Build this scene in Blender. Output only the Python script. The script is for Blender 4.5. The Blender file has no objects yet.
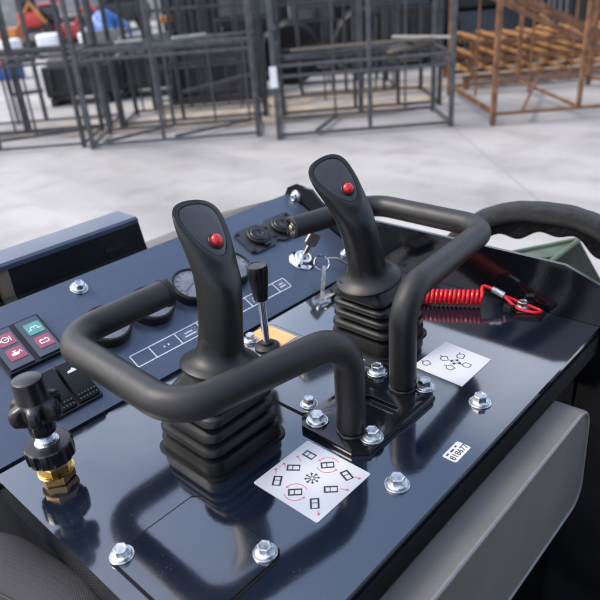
import bpy, bmesh, math, random
from mathutils import Vector as V, Matrix as M
random.seed(7)
S = bpy.context.scene
COL = S.collection
PI = math.pi
DZ = 1.05                                   # height of the console deck above the ground
rad = math.radians

# ------------------------------------------------------------------ materials
def newmat(name):
    m = bpy.data.materials.new(name); m.use_nodes = True
    nt = m.node_tree; b = nt.nodes['Principled BSDF']
    return m, nt, b

def mat(name, col, rough=.5, metal=0., var=.15, vscale=30., bump=0., bscale=400., rvar=.0, rscale=12., spec=None, coat=0., detail=5):
    """Principled material with colour noise, roughness noise and a fine bump."""
    m, nt, b = newmat(name)
    L = nt.links; N = nt.nodes
    b.inputs['Metallic'].default_value = metal
    b.inputs['Roughness'].default_value = rough
    if spec is not None: b.inputs['Specular IOR Level'].default_value = spec
    if coat: b.inputs['Coat Weight'].default_value = coat; b.inputs['Coat Roughness'].default_value = .03
    tc = N.new('ShaderNodeTexCoord')
    n = N.new('ShaderNodeTexNoise'); n.inputs['Scale'].default_value = vscale; n.inputs['Detail'].default_value = detail
    L.new(tc.outputs['Object'], n.inputs['Vector'])
    r = N.new('ShaderNodeValToRGB')
    r.color_ramp.elements[0].position = .3; r.color_ramp.elements[1].position = .7
    r.color_ramp.elements[0].color = (*[c*(1-var) for c in col], 1)
    r.color_ramp.elements[1].color = (*[min(1, c*(1+var)) for c in col], 1)
    L.new(n.outputs['Fac'], r.inputs['Fac']); L.new(r.outputs['Color'], b.inputs['Base Color'])
    if rvar:
        n2 = N.new('ShaderNodeTexNoise'); n2.inputs['Scale'].default_value = rscale; n2.inputs['Detail'].default_value = 6
        L.new(tc.outputs['Object'], n2.inputs['Vector'])
        mr = N.new('ShaderNodeMapRange'); mr.inputs['From Min'].default_value = .3; mr.inputs['From Max'].default_value = .7
        mr.inputs['To Min'].default_value = max(.0, rough-rvar); mr.inputs['To Max'].default_value = rough+rvar
        L.new(n2.outputs['Fac'], mr.inputs['Value']); L.new(mr.outputs['Result'], b.inputs['Roughness'])
    if bump:
        n3 = N.new('ShaderNodeTexNoise'); n3.inputs['Scale'].default_value = bscale; n3.inputs['Detail'].default_value = 3
        L.new(tc.outputs['Object'], n3.inputs['Vector'])
        bp = N.new('ShaderNodeBump'); bp.inputs['Strength'].default_value = bump; bp.inputs['Distance'].default_value = .002
        L.new(n3.outputs['Fac'], bp.inputs['Height']); L.new(bp.outputs['Normal'], b.inputs['Normal'])
    return m

def gloss_paint(name, col, rough, dust=.5, spec=.5, coat=0.):
    """Powder-coated gloss paint: orange peel, smudges in the gloss, specks of dust."""
    m, nt, b = newmat(name); L = nt.links; N = nt.nodes
    tc = N.new('ShaderNodeTexCoord')
    def noise(sc, det):
        n = N.new('ShaderNodeTexNoise'); n.inputs['Scale'].default_value = sc; n.inputs['Detail'].default_value = det
        L.new(tc.outputs['Object'], n.inputs['Vector']); return n
    sm = noise(9, 8)
    mr = N.new('ShaderNodeMapRange'); mr.inputs['From Min'].default_value = .35; mr.inputs['From Max'].default_value = .75
    mr.inputs['To Min'].default_value = rough; mr.inputs['To Max'].default_value = rough+.09
    L.new(sm.outputs['Fac'], mr.inputs['Value']); L.new(mr.outputs['Result'], b.inputs['Roughness'])
    vo = N.new('ShaderNodeTexVoronoi'); vo.inputs['Scale'].default_value = 230; vo.inputs['Randomness'].default_value = 1
    L.new(tc.outputs['Object'], vo.inputs['Vector'])
    gate = noise(38, 3); pat = noise(7, 4)
    lt = N.new('ShaderNodeMath'); lt.operation = 'LESS_THAN'; lt.inputs[1].default_value = .12
    L.new(vo.outputs['Distance'], lt.inputs[0])
    gt = N.new('ShaderNodeMath'); gt.operation = 'GREATER_THAN'; gt.inputs[1].default_value = .55
    L.new(gate.outputs['Fac'], gt.inputs[0])
    mu = N.new('ShaderNodeMath'); mu.operation = 'MULTIPLY'; L.new(lt.outputs[0], mu.inputs[0]); L.new(gt.outputs[0], mu.inputs[1])
    fi = N.new('ShaderNodeMapRange'); fi.inputs['From Min'].default_value = .45; fi.inputs['From Max'].default_value = .8
    fi.inputs['To Min'].default_value = 0; fi.inputs['To Max'].default_value = .022*dust
    L.new(pat.outputs['Fac'], fi.inputs['Value'])
    ad = N.new('ShaderNodeMath'); ad.operation = 'MULTIPLY_ADD'; ad.inputs[1].default_value = .26*dust
    L.new(mu.outputs[0], ad.inputs[0]); L.new(fi.outputs['Result'], ad.inputs[2])
    mx = N.new('ShaderNodeMixRGB'); mx.inputs['Color1'].default_value = (*col, 1); mx.inputs['Color2'].default_value = (.22, .21, .2, 1)
    L.new(ad.outputs[0], mx.inputs['Fac']); L.new(mx.outputs['Color'], b.inputs['Base Color'])
    b.inputs['Specular IOR Level'].default_value = spec; b.inputs['Coat Weight'].default_value = coat; b.inputs['Coat Roughness'].default_value = rough; b.inputs['Coat IOR'].default_value = 1.6
    pe = noise(260, 2)
    bp = N.new('ShaderNodeBump'); bp.inputs['Strength'].default_value = .035; bp.inputs['Distance'].default_value = .001
    L.new(pe.outputs['Fac'], bp.inputs['Height']); L.new(bp.outputs['Normal'], b.inputs['Normal'])
    return m

def woven(name, col, scale, rough=.7, bump=.5, wrinkle=3.):
    m, nt, b = newmat(name); L = nt.links; N = nt.nodes
    tc = N.new('ShaderNodeTexCoord'); uv = tc.outputs['UV']
    def wave(rot):
        mp = N.new('ShaderNodeMapping'); mp.inputs['Rotation'].default_value = (0, 0, rot); L.new(uv, mp.inputs['Vector'])
        w = N.new('ShaderNodeTexWave'); w.inputs['Scale'].default_value = scale; w.inputs['Distortion'].default_value = .4
        w.inputs['Detail'].default_value = 1; w.inputs['Detail Scale'].default_value = 2
        L.new(mp.outputs['Vector'], w.inputs['Vector']); return w
    a, c = wave(rad(38)), wave(rad(-52))
    mu = N.new('ShaderNodeMath'); mu.operation = 'MULTIPLY'; L.new(a.outputs['Fac'], mu.inputs[0]); L.new(c.outputs['Fac'], mu.inputs[1])
    r = N.new('ShaderNodeValToRGB')
    r.color_ramp.elements[0].color = (*[x*.6 for x in col], 1); r.color_ramp.elements[1].color = (*[x*1.4 for x in col], 1)
    L.new(mu.outputs[0], r.inputs['Fac']); L.new(r.outputs['Color'], b.inputs['Base Color'])
    wr = N.new('ShaderNodeTexNoise'); wr.inputs['Scale'].default_value = 26; wr.inputs['Detail'].default_value = 4; L.new(tc.outputs['Object'], wr.inputs['Vector'])
    wm = N.new('ShaderNodeMath'); wm.operation = 'MULTIPLY_ADD'; wm.inputs[1].default_value = wrinkle; L.new(wr.outputs['Fac'], wm.inputs[0]); L.new(mu.outputs[0], wm.inputs[2]); mu = wm
    bp = N.new('ShaderNodeBump'); bp.inputs['Strength'].default_value = bump; bp.inputs['Distance'].default_value = .0012
    L.new(mu.outputs[0], bp.inputs['Height']); L.new(bp.outputs['Normal'], b.inputs['Normal'])
    b.inputs['Roughness'].default_value = rough
    return m

MT = {}
MT['matte'] = mat('matte black stand-in', (.006, .006, .0065), .85, 0, .2, 60, .1, 900, spec=.15)  # serves the painted reflection strip, gap outline and added platform
MT['navy'] = gloss_paint('navy gloss paint', (.0050, .0085, .0165), .07, .8, 1., 1.)
MT['black_gloss'] = gloss_paint('black gloss paint', (.004, .0045, .006), .07, .3)
MT['panel'] = mat('satin panel film', (.036, .050, .082), .27, 0, .06, 60, .04, 900, .015, 5, spec=.9)
MT['rubber'] = mat('black rubber', (.0065, .0063, .0062), .44, 0, .5, 22, .08, 900, .09, 26, spec=.32)
MT['foam'] = mat('rail rubber sleeve', (.0105, .0098, .0098), .45, 0, .40, 16, .10, 1500, .08, 14, spec=.38)
MT['plastic'] = mat('black plastic', (.0065, .0065, .0075), .31, 0, .3, 60, .05, 1600, .07, 40, spec=.42)
MT['face'] = mat('dark grey plastic', (.020, .0205, .023), .42, 0, .15, 80, .06, 1600, .05, 50)
MT['red'] = mat('red plastic', (.42, .012, .016), .22, 0, .08, 90, .02, 600, .04, 60)
MT['zinc'] = mat('zinc plated steel', (.55, .57, .58), .30, 1, .35, 160, .16, 700, .11, 120)
MT['chrome'] = mat('chrome', (.78, .79, .8), .10, 1, .06, 60, .02, 500, .04, 100)
MT['keymetal'] = mat('nickel key metal', (.50, .45, .36), .34, 1, .15, 160, .05, 900, .08, 150)
MT['brass'] = mat('brass', (.52, .34, .12), .27, 1, .2, 140, .12, 500, .09, 140)
MT['cord'] = mat('red coil cord', (.60, .012, .018), .28, 0, .1, 60, .02, 600, .05, 60)
MT['sticker'] = mat('white sticker film', (.50, .50, .51), .34, 0, .03, 40, .02, 500, .008, 30)
MT['ink'] = mat('black print', (.015, .016, .018), .4, 0, .2, 300)
MT['redink'] = mat('red print', (.55, .07, .08), .4, 0, .1, 300)
MT['lineprint'] = mat('white print', (.50, .53, .58), .45, 0, .12, 300)
MT['boxprint'] = mat('grey print', (.08, .10, .15), .45, 0, .2, 500)
MT['yellow'] = mat('orange sticker', (.62, .33, .11), .35, 0, .12, 60)
MT['lampred'] = mat('red lamp lens', (.28, .070, .100), .35, 0, .1, 200)
MT['lampgreen'] = mat('green lamp lens', (.085, .27, .245), .35, 0, .1, 200)
MT['iconwhite'] = mat('icon print', (.72, .72, .72), .5, 0, .04, 200)
MT['module'] = mat('indicator module', (.050, .060, .085), .38, 0, .1, 90, .03, 900)
MT['dial'] = mat('gauge face', (.13, .135, .15), .22, 0, .35, 70, 0, 1, .03, 60, coat=1.)
MT['vinyl'] = mat('grey vinyl', (.098, .094, .090), .54, 0, .14, 9, .22, 380, .06, 7, spec=.5)
MT['piping'] = mat('vinyl piping', (.14, .138, .142), .34, 0, .1, 60, .06, 500)
MT['fabric'] = woven('woven nylon', (.034, .032, .034), 26, .62, .55)
MT['sleeve'] = woven('black nylon sleeve', (.007, .007, .0075), 40, .45, .6, 14.)
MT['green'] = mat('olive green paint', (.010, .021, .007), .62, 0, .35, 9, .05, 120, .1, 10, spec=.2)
MT['greenlight'] = mat('light olive paint', (.070, .105, .055), .38, 0, .25, 14, .05, 120, .1, 10)  # lighter olive for the bin rim and ribs
MT['greenmid'] = mat('mid olive paint', (.024, .042, .018), .36, 0, .25, 14, .05, 120, .1, 10)  # middle olive for the bin lid
MT['board'] = mat('weathered board', (.27, .255, .23), .8, 0, .3, 8)
MT['hood'] = mat('slate satin paint', (.036, .048, .075), .34, 0, .1, 20, .05, 300, .06, 10)
MT['black'] = mat('black satin paint', (.007, .007, .009), .38, 0, .3, 12, .05, 200, .08, 12)
MT['dark'] = mat('dark machine paint', (.0075, .0075, .009), .35, 0, .4, 3, .1, 20, .1, 4)
MT['dark2'] = mat('scuffed dark steel', (.022, .022, .024), .42, .3, .6, 3, .1, 20, .12, 4)
MT['tyre'] = mat('tyre rubber', (.007, .007, .0075), .62, 0, .3, 6, .2, 40)
MT['rackgrey'] = mat('grey rack paint', (.072, .071, .072), .55, .2, .35, 9, .1, 60, .1, 7)
MT['rackdark'] = mat('dark rack paint', (.046, .045, .046), .55, .2, .4, 9, .1, 60, .1, 7)
MT['rust'] = mat('rusted steel', (.165, .075, .034), .8, 0, .5, 8, .2, 60)
MT['rustbright'] = mat('orange rust', (.32, .155, .05), .75, 0, .5, 5, .2, 60)
MT['tan'] = mat('tan primer', (.13, .10, .068), .6, 0, .2, 20)
MT['bluepl'] = mat('blue sheet plastic', (.014, .11, .40), .35, 0, .2, 2, .3, 5)
MT['redpaint'] = mat('red machine paint', (.50, .035, .03), .3, 0, .15, 4)
MT['orange'] = mat('orange machine paint', (.55, .19, .03), .35, 0, .2, 4)
MT['whitep'] = mat('white paint', (.72, .72, .72), .3, 0, .06, 6)
MT['carblue'] = mat('blue car paint', (.03, .07, .30), .25, 0, .1, 4)
MT['glass'] = mat('dark glass', (.012, .014, .017), .06, 0, .1, 4)
MT['wallp'] = mat('shaded interior wall', (.020, .021, .024), .6, 0, .4, 1.5)
MT['leaf'] = mat('leaves', (.085, .105, .022), .55, 0, .5, 1.2)
MT['bark'] = mat('bark', (.09, .065, .045), .85, 0, .3, 8, .4, 20)

# ribbed rubber for grips : fine horizontal grooves
def grip_mat():
    m, nt, b = newmat('grip rubber'); L = nt.links; N = nt.nodes
    tc = N.new('ShaderNodeTexCoord')
    n = N.new('ShaderNodeTexNoise'); n.inputs['Scale'].default_value = 900; n.inputs['Detail'].default_value = 2
    w = N.new('ShaderNodeTexWave'); w.bands_direction = 'Z'; w.inputs['Scale'].default_value = 190; w.inputs['Distortion'].default_value = .8
    L.new(tc.outputs['Object'], n.inputs['Vector']); L.new(tc.outputs['Object'], w.inputs['Vector'])
    ad = N.new('ShaderNodeMath'); ad.operation = 'MULTIPLY_ADD'; ad.inputs[1].default_value = .16
    L.new(w.outputs['Fac'], ad.inputs[0]); L.new(n.outputs['Fac'], ad.inputs[2])
    bp = N.new('ShaderNodeBump'); bp.inputs['Strength'].default_value = .10; bp.inputs['Distance'].default_value = .001
    L.new(ad.outputs[0], bp.inputs['Height']); L.new(bp.outputs['Normal'], b.inputs['Normal'])
    b.inputs['Base Color'].default_value = (.0070, .0068, .0070, 1); b.inputs['Roughness'].default_value = .42; b.inputs['Specular IOR Level'].default_value = .36
    return m
MT['grip'] = grip_mat()

def concrete():
    m, nt, b = newmat('concrete'); L = nt.links; N = nt.nodes
    tc = N.new('ShaderNodeTexCoord')
    def noise(sc, det, st=(1, 1, 1), rot=0):
        mp = N.new('ShaderNodeMapping'); mp.inputs['Scale'].default_value = st; mp.inputs['Rotation'].default_value = (0, 0, rot)
        L.new(tc.outputs['Object'], mp.inputs['Vector'])
        n = N.new('ShaderNodeTexNoise'); n.inputs['Scale'].default_value = sc; n.inputs['Detail'].default_value = det
        L.new(mp.outputs['Vector'], n.inputs['Vector']); return n
    big = noise(.7, 8); streak = noise(1.6, 6, (1, .16, 1), rad(45.5)); fine = noise(60, 4)
    r = N.new('ShaderNodeValToRGB'); e = r.color_ramp.elements
    e[0].position = .3; e[0].color = (.268, .256, .243, 1); e[1].position = .7; e[1].color = (.352, .337, .320, 1)
    L.new(big.outputs['Fac'], r.inputs['Fac'])
    r2 = N.new('ShaderNodeValToRGB'); e = r2.color_ramp.elements
    e[0].position = .33; e[0].color = (.74, .74, .75, 1); e[1].position = .62; e[1].color = (1.04, 1.04, 1.04, 1)
    L.new(streak.outputs['Fac'], r2.inputs['Fac'])
    mx = N.new('ShaderNodeMixRGB'); mx.blend_type = 'MULTIPLY'; mx.inputs['Fac'].default_value = 1
    L.new(r.outputs['Color'], mx.inputs['Color1']); L.new(r2.outputs['Color'], mx.inputs['Color2'])
    r3 = N.new('ShaderNodeValToRGB'); e = r3.color_ramp.elements
    e[0].position = .3; e[0].color = (.88, .88, .88, 1); e[1].position = .6; e[1].color = (1.02, 1.02, 1.02, 1)
    L.new(fine.outputs['Fac'], r3.inputs['Fac'])
    m2 = N.new('ShaderNodeMixRGB'); m2.blend_type = 'MULTIPLY'; m2.inputs['Fac'].default_value = 1
    L.new(mx.outputs['Color'], m2.inputs['Color1']); L.new(r3.outputs['Color'], m2.inputs['Color2'])
    st = noise(2.6, 10)
    r4 = N.new('ShaderNodeValToRGB'); e = r4.color_ramp.elements
    e[0].position = .34; e[0].color = (.84, .83, .82, 1); e[1].position = .49; e[1].color = (1.0, 1.0, 1.0, 1)
    L.new(st.outputs['Fac'], r4.inputs['Fac'])
    m3 = N.new('ShaderNodeMixRGB'); m3.blend_type = 'MULTIPLY'; m3.inputs['Fac'].default_value = 1
    L.new(m2.outputs['Color'], m3.inputs['Color1']); L.new(r4.outputs['Color'], m3.inputs['Color2'])
    L.new(m3.outputs['Color'], b.inputs['Base Color'])
    b.inputs['Roughness'].default_value = .8
    return m
MT['concrete'] = concrete()
MT['joint'] = mat('joint filler', (.22, .22, .22), .9, 0, .2, 20)
MT['dirt'] = mat('wind-blown dirt', (.32, .265, .205), .95, 0, .35, 3)

# ------------------------------------------------------------------ mesh helpers
def loft(bm, rings, cap0=True, cap1=True, closed=True, uv=False):
    vs = [[bm.verts.new(p) for p in r] for r in rings]
    n = len(rings[0])
    uvl = bm.loops.layers.uv.verify() if uv else None
    for i in range(len(vs)-1):
        for j in range(n if closed else n-1):
            k = (j+1) % n
            f = bm.faces.new((vs[i][j], vs[i][k], vs[i+1][k], vs[i+1][j]))
            if uv:
                for l, (a, c) in zip(f.loops, ((i, j), (i, j+1), (i+1, j+1), (i+1, j))):
                    l[uvl].uv = (uv[0]*a/(len(vs)-1), uv[1]*c/n)
    if cap0: bm.faces.new(list(reversed(vs[0])))
    if cap1: bm.faces.new(vs[-1])
    return vs

def box(bm, x0, x1, y0, y1, z0, z1, mtx=None):
    r = bmesh.ops.create_cube(bm, size=1)
    m = M.Translation(((x0+x1)/2, (y0+y1)/2, (z0+z1)/2)) @ M.Diagonal((x1-x0, y1-y0, z1-z0, 1))
    bmesh.ops.transform(bm, matrix=(mtx or M.Identity(4)) @ m, verts=r['verts'])

def prism(bm, pts, z0, z1, mtx=None):
    mtx = mtx or M.Identity(4)
    a = [bm.verts.new(mtx @ V((x, y, z0))) for x, y in pts]
    b = [bm.verts.new(mtx @ V((x, y, z1))) for x, y in pts]
    n = len(pts)
    bm.faces.new(list(reversed(a))); bm.faces.new(b)
    for i in range(n): bm.faces.new((a[i], a[(i+1) % n], b[(i+1) % n], b[i]))

def lathe(bm, prof, mtx=None, seg=40, cap0=True, cap1=True):
    mtx = mtx or M.Identity(4)
    loft(bm, [[mtx @ V((r*math.cos(2*PI*k/seg), r*math.sin(2*PI*k/seg), z)) for k in range(seg)] for r, z in prof], cap0, cap1)

def rrect(hx, hy, r, n=6):
    """rounded rectangle outline centred on 0"""
    out = []
    for cx, cy, a0 in ((hx-r, hy-r, 0), (-hx+r, hy-r, 90), (-hx+r, -hy+r, 180), (hx-r, -hy+r, 270)):
        for i in range(n+1):
            a = rad(a0+90*i/n); out.append((cx+r*math.cos(a), cy+r*math.sin(a)))
    return out

def circle(r, n=24, cx=0, cy=0, a0=0): return [(cx+r*math.cos(a0+2*PI*k/n), cy+r*math.sin(a0+2*PI*k/n)) for k in range(n)]

def fillet(pts, r, n=10):
    pts = [V(p) for p in pts]; out = [pts[0]]
    for i in range(1, len(pts)-1):
        a = (pts[i-1]-pts[i]).normalized(); b = (pts[i+1]-pts[i]).normalized()
        th = a.angle(b); d = r/math.tan(th/2)
        d = min(d, .48*(pts[i-1]-pts[i]).length, .48*(pts[i+1]-pts[i]).length); rr = d*math.tan(th/2)
        c = pts[i]+(a+b).normalized()*(rr/math.sin(th/2))
        s, e = pts[i]+a*d-c, pts[i]+b*d-c
        ang = s.angle(e); ax = s.cross(e).normalized()
        for k in range(n+1): out.append(c+M.Rotation(ang*k/n, 3, ax) @ s)
    out.append(pts[-1]); return out

def spline(pts, n=10):
    """Catmull-Rom through points"""
    p = [V(q) for q in pts]; p = [p[0]*2-p[1]]+p+[p[-1]*2-p[-2]]; out = []
    for i in range(1, len(p)-2):
        for k in range(n):
            t = k/n
            out.append(.5*((2*p[i])+(p[i+1]-p[i-1])*t+(2*p[i-1]-5*p[i]+4*p[i+1]-p[i+2])*t*t+(3*p[i]-p[i-1]-3*p[i+1]+p[i+2])*t**3))
    out.append(p[-2]); return out

def tube(bm, pts, r, seg=20, caps=True, uv=False):
    pts = [V(p) for p in pts]; n = len(pts)
    t = (pts[1]-pts[0]).normalized()
    u = t.orthogonal().normalized(); rings = []
    for i in range(n):
        t2 = ((pts[min(i+1, n-1)]-pts[i]).normalized()+(pts[i]-pts[max(i-1, 0)]).normalized()).normalized()
        u = (u-t2*u.dot(t2)).normalized(); w = t2.cross(u)
        rr = r(i/(n-1)) if callable(r) else r
        rings.append([pts[i]+(u*math.cos(2*PI*k/seg)+w*math.sin(2*PI*k/seg))*rr for k in range(seg)])
    loft(bm, rings, caps, caps, uv=uv)

def bevel(bm, w, seg=2, ang=30):
    es = [e for e in bm.edges if len(e.link_faces) == 2 and e.calc_face_angle(0) > rad(ang)]
    if es: bmesh.ops.bevel(bm, geom=es, offset=w, segments=seg, affect='EDGES', profile=.5, clamp_overlap=True)

# ------------------------------------------------------------------ scene-graph helpers
def wpos(o):
    p = V((0, 0, 0))
    while o: p = p+o.location; o = o.parent
    return p

def mk(name, bm, m, parent=None, smooth=True, bw=0, bs=2, base=False, off=V((0, 0, 0)), sharp=35):
    """link a bmesh given in world coordinates as one object with its origin at its centre (or base)"""
    if bw: bevel(bm, bw, bs)
    bmesh.ops.recalc_face_normals(bm, faces=bm.faces)
    if off.length: bmesh.ops.translate(bm, vec=off, verts=bm.verts)
    lo = V([min(v.co[i] for v in bm.verts) for i in range(3)]); hi = V([max(v.co[i] for v in bm.verts) for i in range(3)])
    c = (lo+hi)/2
    if base: c.z = lo.z
    bmesh.ops.translate(bm, vec=-c, verts=bm.verts)
    me = bpy.data.meshes.new(name); bm.to_mesh(me); bm.free()
    if smooth:
        me.polygons.foreach_set('use_smooth', [True]*len(me.polygons))
        me.set_sharp_from_angle(angle=rad(sharp))
    me.materials.append(MT[m])
    o = bpy.data.objects.new(name, me); COL.objects.link(o)
    if parent: o.parent = parent; o.location = c-wpos(parent)
    else: o.location = c
    return o
DECK = V((0, 0, DZ))
def ck(name, bm, m, parent, **k): return mk(name, bm, m, parent, off=DECK, **k)      # console coordinates: deck surface is z = 0

def tag(o, label, cat, group=None):
    o['label'] = label; o['category'] = cat
    if group: o['group'] = group
    return o
def thing(name, loc, label, cat, group=None):
    o = bpy.data.objects.new(name, None); o.empty_display_size = .05; COL.objects.link(o); o.location = loc
    return tag(o, label, cat, group)
def node(name, loc, parent, label=None):
    """an empty that gathers the pieces of a part"""
    o = bpy.data.objects.new(name, None); o.empty_display_size = .02; COL.objects.link(o)
    o.parent = parent; o.location = V(loc)+DECK-wpos(parent)
    if label: o['label'] = label
    return o
def structure(o): o['kind'] = 'structure'; return o

def text_bm(txt, size, mtx, thick=.0001):
    cu = bpy.data.curves.new('t', 'FONT'); cu.body = txt; cu.size = size; cu.align_x = 'CENTER'; cu.align_y = 'CENTER'; cu.extrude = thick
    ob = bpy.data.objects.new('t', cu); COL.objects.link(ob)
    dg = bpy.context.evaluated_depsgraph_get(); me = bpy.data.meshes.new_from_object(ob.evaluated_get(dg))
    bm = bmesh.new(); bm.from_mesh(me); bmesh.ops.transform(bm, matrix=mtx, verts=bm.verts)
    bpy.data.objects.remove(ob); bpy.data.curves.remove(cu); bpy.data.meshes.remove(me)
    return bm
def join(dst, src):
    me = bpy.data.meshes.new('j'); src.to_mesh(me); src.free(); dst.from_mesh(me); bpy.data.meshes.remove(me)

# ================================================================== THE CONSOLE
con = thing('control_console', (.49, .45, 0), 'glossy dark navy control console with two black joysticks and a tilted instrument panel', 'control console')
YC, TILT = .627, rad(27)                    # crease between deck and instrument panel, tilt of the panel
PM = M.Translation((0, YC, 0)) @ M.Rotation(TILT, 4, 'X')      # panel coordinates (x, s, height)

# machine body under the deck, with its two crawler tracks on the ground
bm = bmesh.new()
prism(bm, [(.257, -.014), (.262, -.45), (.262, -.80), (1.0, -.80), (1.0, .03), (.84, .085), (YC+.012, -.014)], .168, .82, M(((0, 0, 1, 0), (1, 0, 0, 0), (0, 1, 0, 0), (0, 0, 0, 1))))
ck('chassis', bm, 'black_gloss', con, bw=.006)
for x0 in (.10, .70):
    bm = bmesh.new()
    prism(bm, [(y*.62+.66, z*.17-.88) for y, z in circle(1, 28)], x0, x0+.19, M(((0, 0, 1, 0), (1, 0, 0, 0), (0, 1, 0, 0), (0, 0, 0, 1))))
    ck('crawler_track', bm, 'tyre', con)

# deck: folded sheet, near and left edges rounded over
bm = bmesh.new()
prism(bm, [(.150, .238), (.826, .238), (.826, YC-.001), (.150, YC-.001)], -.034, 0)
ck('deck', bm, 'navy', con, bw=.009, bs=5)
bm = bmesh.new(); box(bm, .156, .822, .2348, .2378, -.0385, -.0105); ck('dark_reflection_strip', bm, 'matte', con, bw=.001)  # black strip over the front face, standing in for its dark reflection
# instrument panel, folded up out of the deck
bm = bmesh.new()
prism(bm, [(.120, .0035), (.824, .0035), (.824, .212), (.120, .212)], -.020, .0015, PM)
ck('instrument_panel', bm, 'panel', con, bw=.002, bs=2)
# panel fold: small dark gap strip at the left end
bm = bmesh.new(); box(bm, .105, .150, YC-.012, YC-.002, -.012, -.004); ck('panel_tab', bm, 'black', con, bw=.001)

# right side plate standing above the deck
bm = bmesh.new()
MX = M(((0, 0, 1, 0), (1, 0, 0, 0), (0, 1, 0, 0), (0, 0, 0, 1)))     # outline (y, z) extruded along x
out = [(.205, -.16), (.232, .052), (.244, .060), (.295, .0785), (.44, .080), (.60, .080), (.715, .080), (.738, .092), (.760, .112), (.80, .116), (.818, .108), (.828, .09), (.84, .03), (.84, -.16)]
prism(bm, out, .827, .833, MX)
ck('side_plate', bm, 'black_gloss', con, bw=.0015)
# left side skirt
bm = bmesh.new(); prism(bm, [(.245, -.30), (.245, -.020), (.70, -.020), (.70, -.30)], .152, .156, MX); ck('side_skirt', bm, 'black', con, bw=.001)

bm = bmesh.new(); prism(bm, [(.25, -.98), (.25, -.45), (.60, -.18), (2.0, -.16), (2.1, -.98)], -.16, -.06, MX)
ck('lift_arm', bm, 'green', con, bw=.006)
# ---- bolts
def bolt(parent, x, y, z=0, s=1., m=None, washer=True, rot=None):
    """flanged hexagon head on a washer"""
    bm = bmesh.new()
    mt = (m or M.Identity(4)) @ M.Translation((x, y, z)) @ M.Rotation(random.uniform(0, 1) if rot is None else rot, 4, 'Z')
    zz = 0
    if washer:
        lathe(bm, [(.0128*s, 0), (.0130*s, .0004*s), (.0130*s, .0016*s), (.0126*s, .0020*s)], mt, 32); zz = .0021*s
    lathe(bm, [(.0106*s, zz), (.0108*s, zz+.0008*s), (.0102*s, zz+.0018*s), (.0082*s, zz+.0027*s)], mt, 32)
    hexa = lambda r, z: [mt @ V((r*math.cos(PI/3*k), r*math.sin(PI/3*k), z)) for k in range(6)]
    loft(bm, [hexa(.0080*s, zz+.0025*s), hexa(.0080*s, zz+.0085*s), hexa(.0070*s, zz+.0096*s), hexa(.0055*s, zz+.0096*s), hexa(.0050*s, zz+.0090*s)])
    return ck('bolt', bm, 'zinc', parent, sharp=25)
for x, y in ((.575, .2821), (.4049, .2808)): bolt(con, x, y, 0)
bolt(con, .3745, .1914, .0016, .95, PM); bolt(con, .8000, .040, .0016, .75, PM)
SX = M.Translation((.8268, 0, 0)) @ M.Rotation(-PI/2, 4, 'Y')            # faces -x from the side plate
bolt(con, .0, .0, 0, .9, M.Translation((.8268, .797, .094)) @ M.Rotation(-PI/2, 4, 'Y'))

# ---- access covers (3 mm plates screwed on)
def cover(x0, x1, y0, y1, ch, name='cover_plate', z=.0019):
    bm = bmesh.new()
    prism(bm, [(x0+ch, y0), (x1-ch, y0), (x1, y0+ch), (x1, y1-ch), (x1-ch, y1), (x0+ch, y1), (x0, y1-ch), (x0, y0+ch)], .0003, z)
    o = ck(name, bm, 'navy', con, bw=.0008, bs=3)
    bm = bmesh.new(); g_ = .0026; prism(bm, [(x0-g_+ch, y0-g_), (x1+g_-ch, y0-g_), (x1+g_, y0-g_+ch), (x1+g_, y1+g_-ch), (x1+g_-ch, y1+g_), (x0-g_+ch, y1+g_), (x0-g_, y1+g_-ch), (x0-g_, y0-g_+ch)], .0002, .0006); ck('gap_shadow_line', bm, 'matte', o, smooth=False)  # black outline that paints the shadow line of the gap around the plate
    return o
cv = cover(.168, .2705, .311, .4300, .008)
bolt(cv, .1768, .4225, .0019, .88); bolt(cv, .2610, .3225, .0019, .88)
cv2 = cover(.4335, .566, .424, .6205, .010)
bolt(cv2, .4505, .4385, .0019, .85); bolt(cv2, .5145, .607, .0019, .85); bolt(cv2, .552, .4385, .0019, .85)
bm = bmesh.new(); prism(bm, [(.514, .559), (.560, .559), (.560, .619), (.514, .619)], .0021, .0024); ck('sticker', bm, 'yellow', cv2, smooth=False)['label'] = 'small orange sticker behind the lever'

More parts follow.
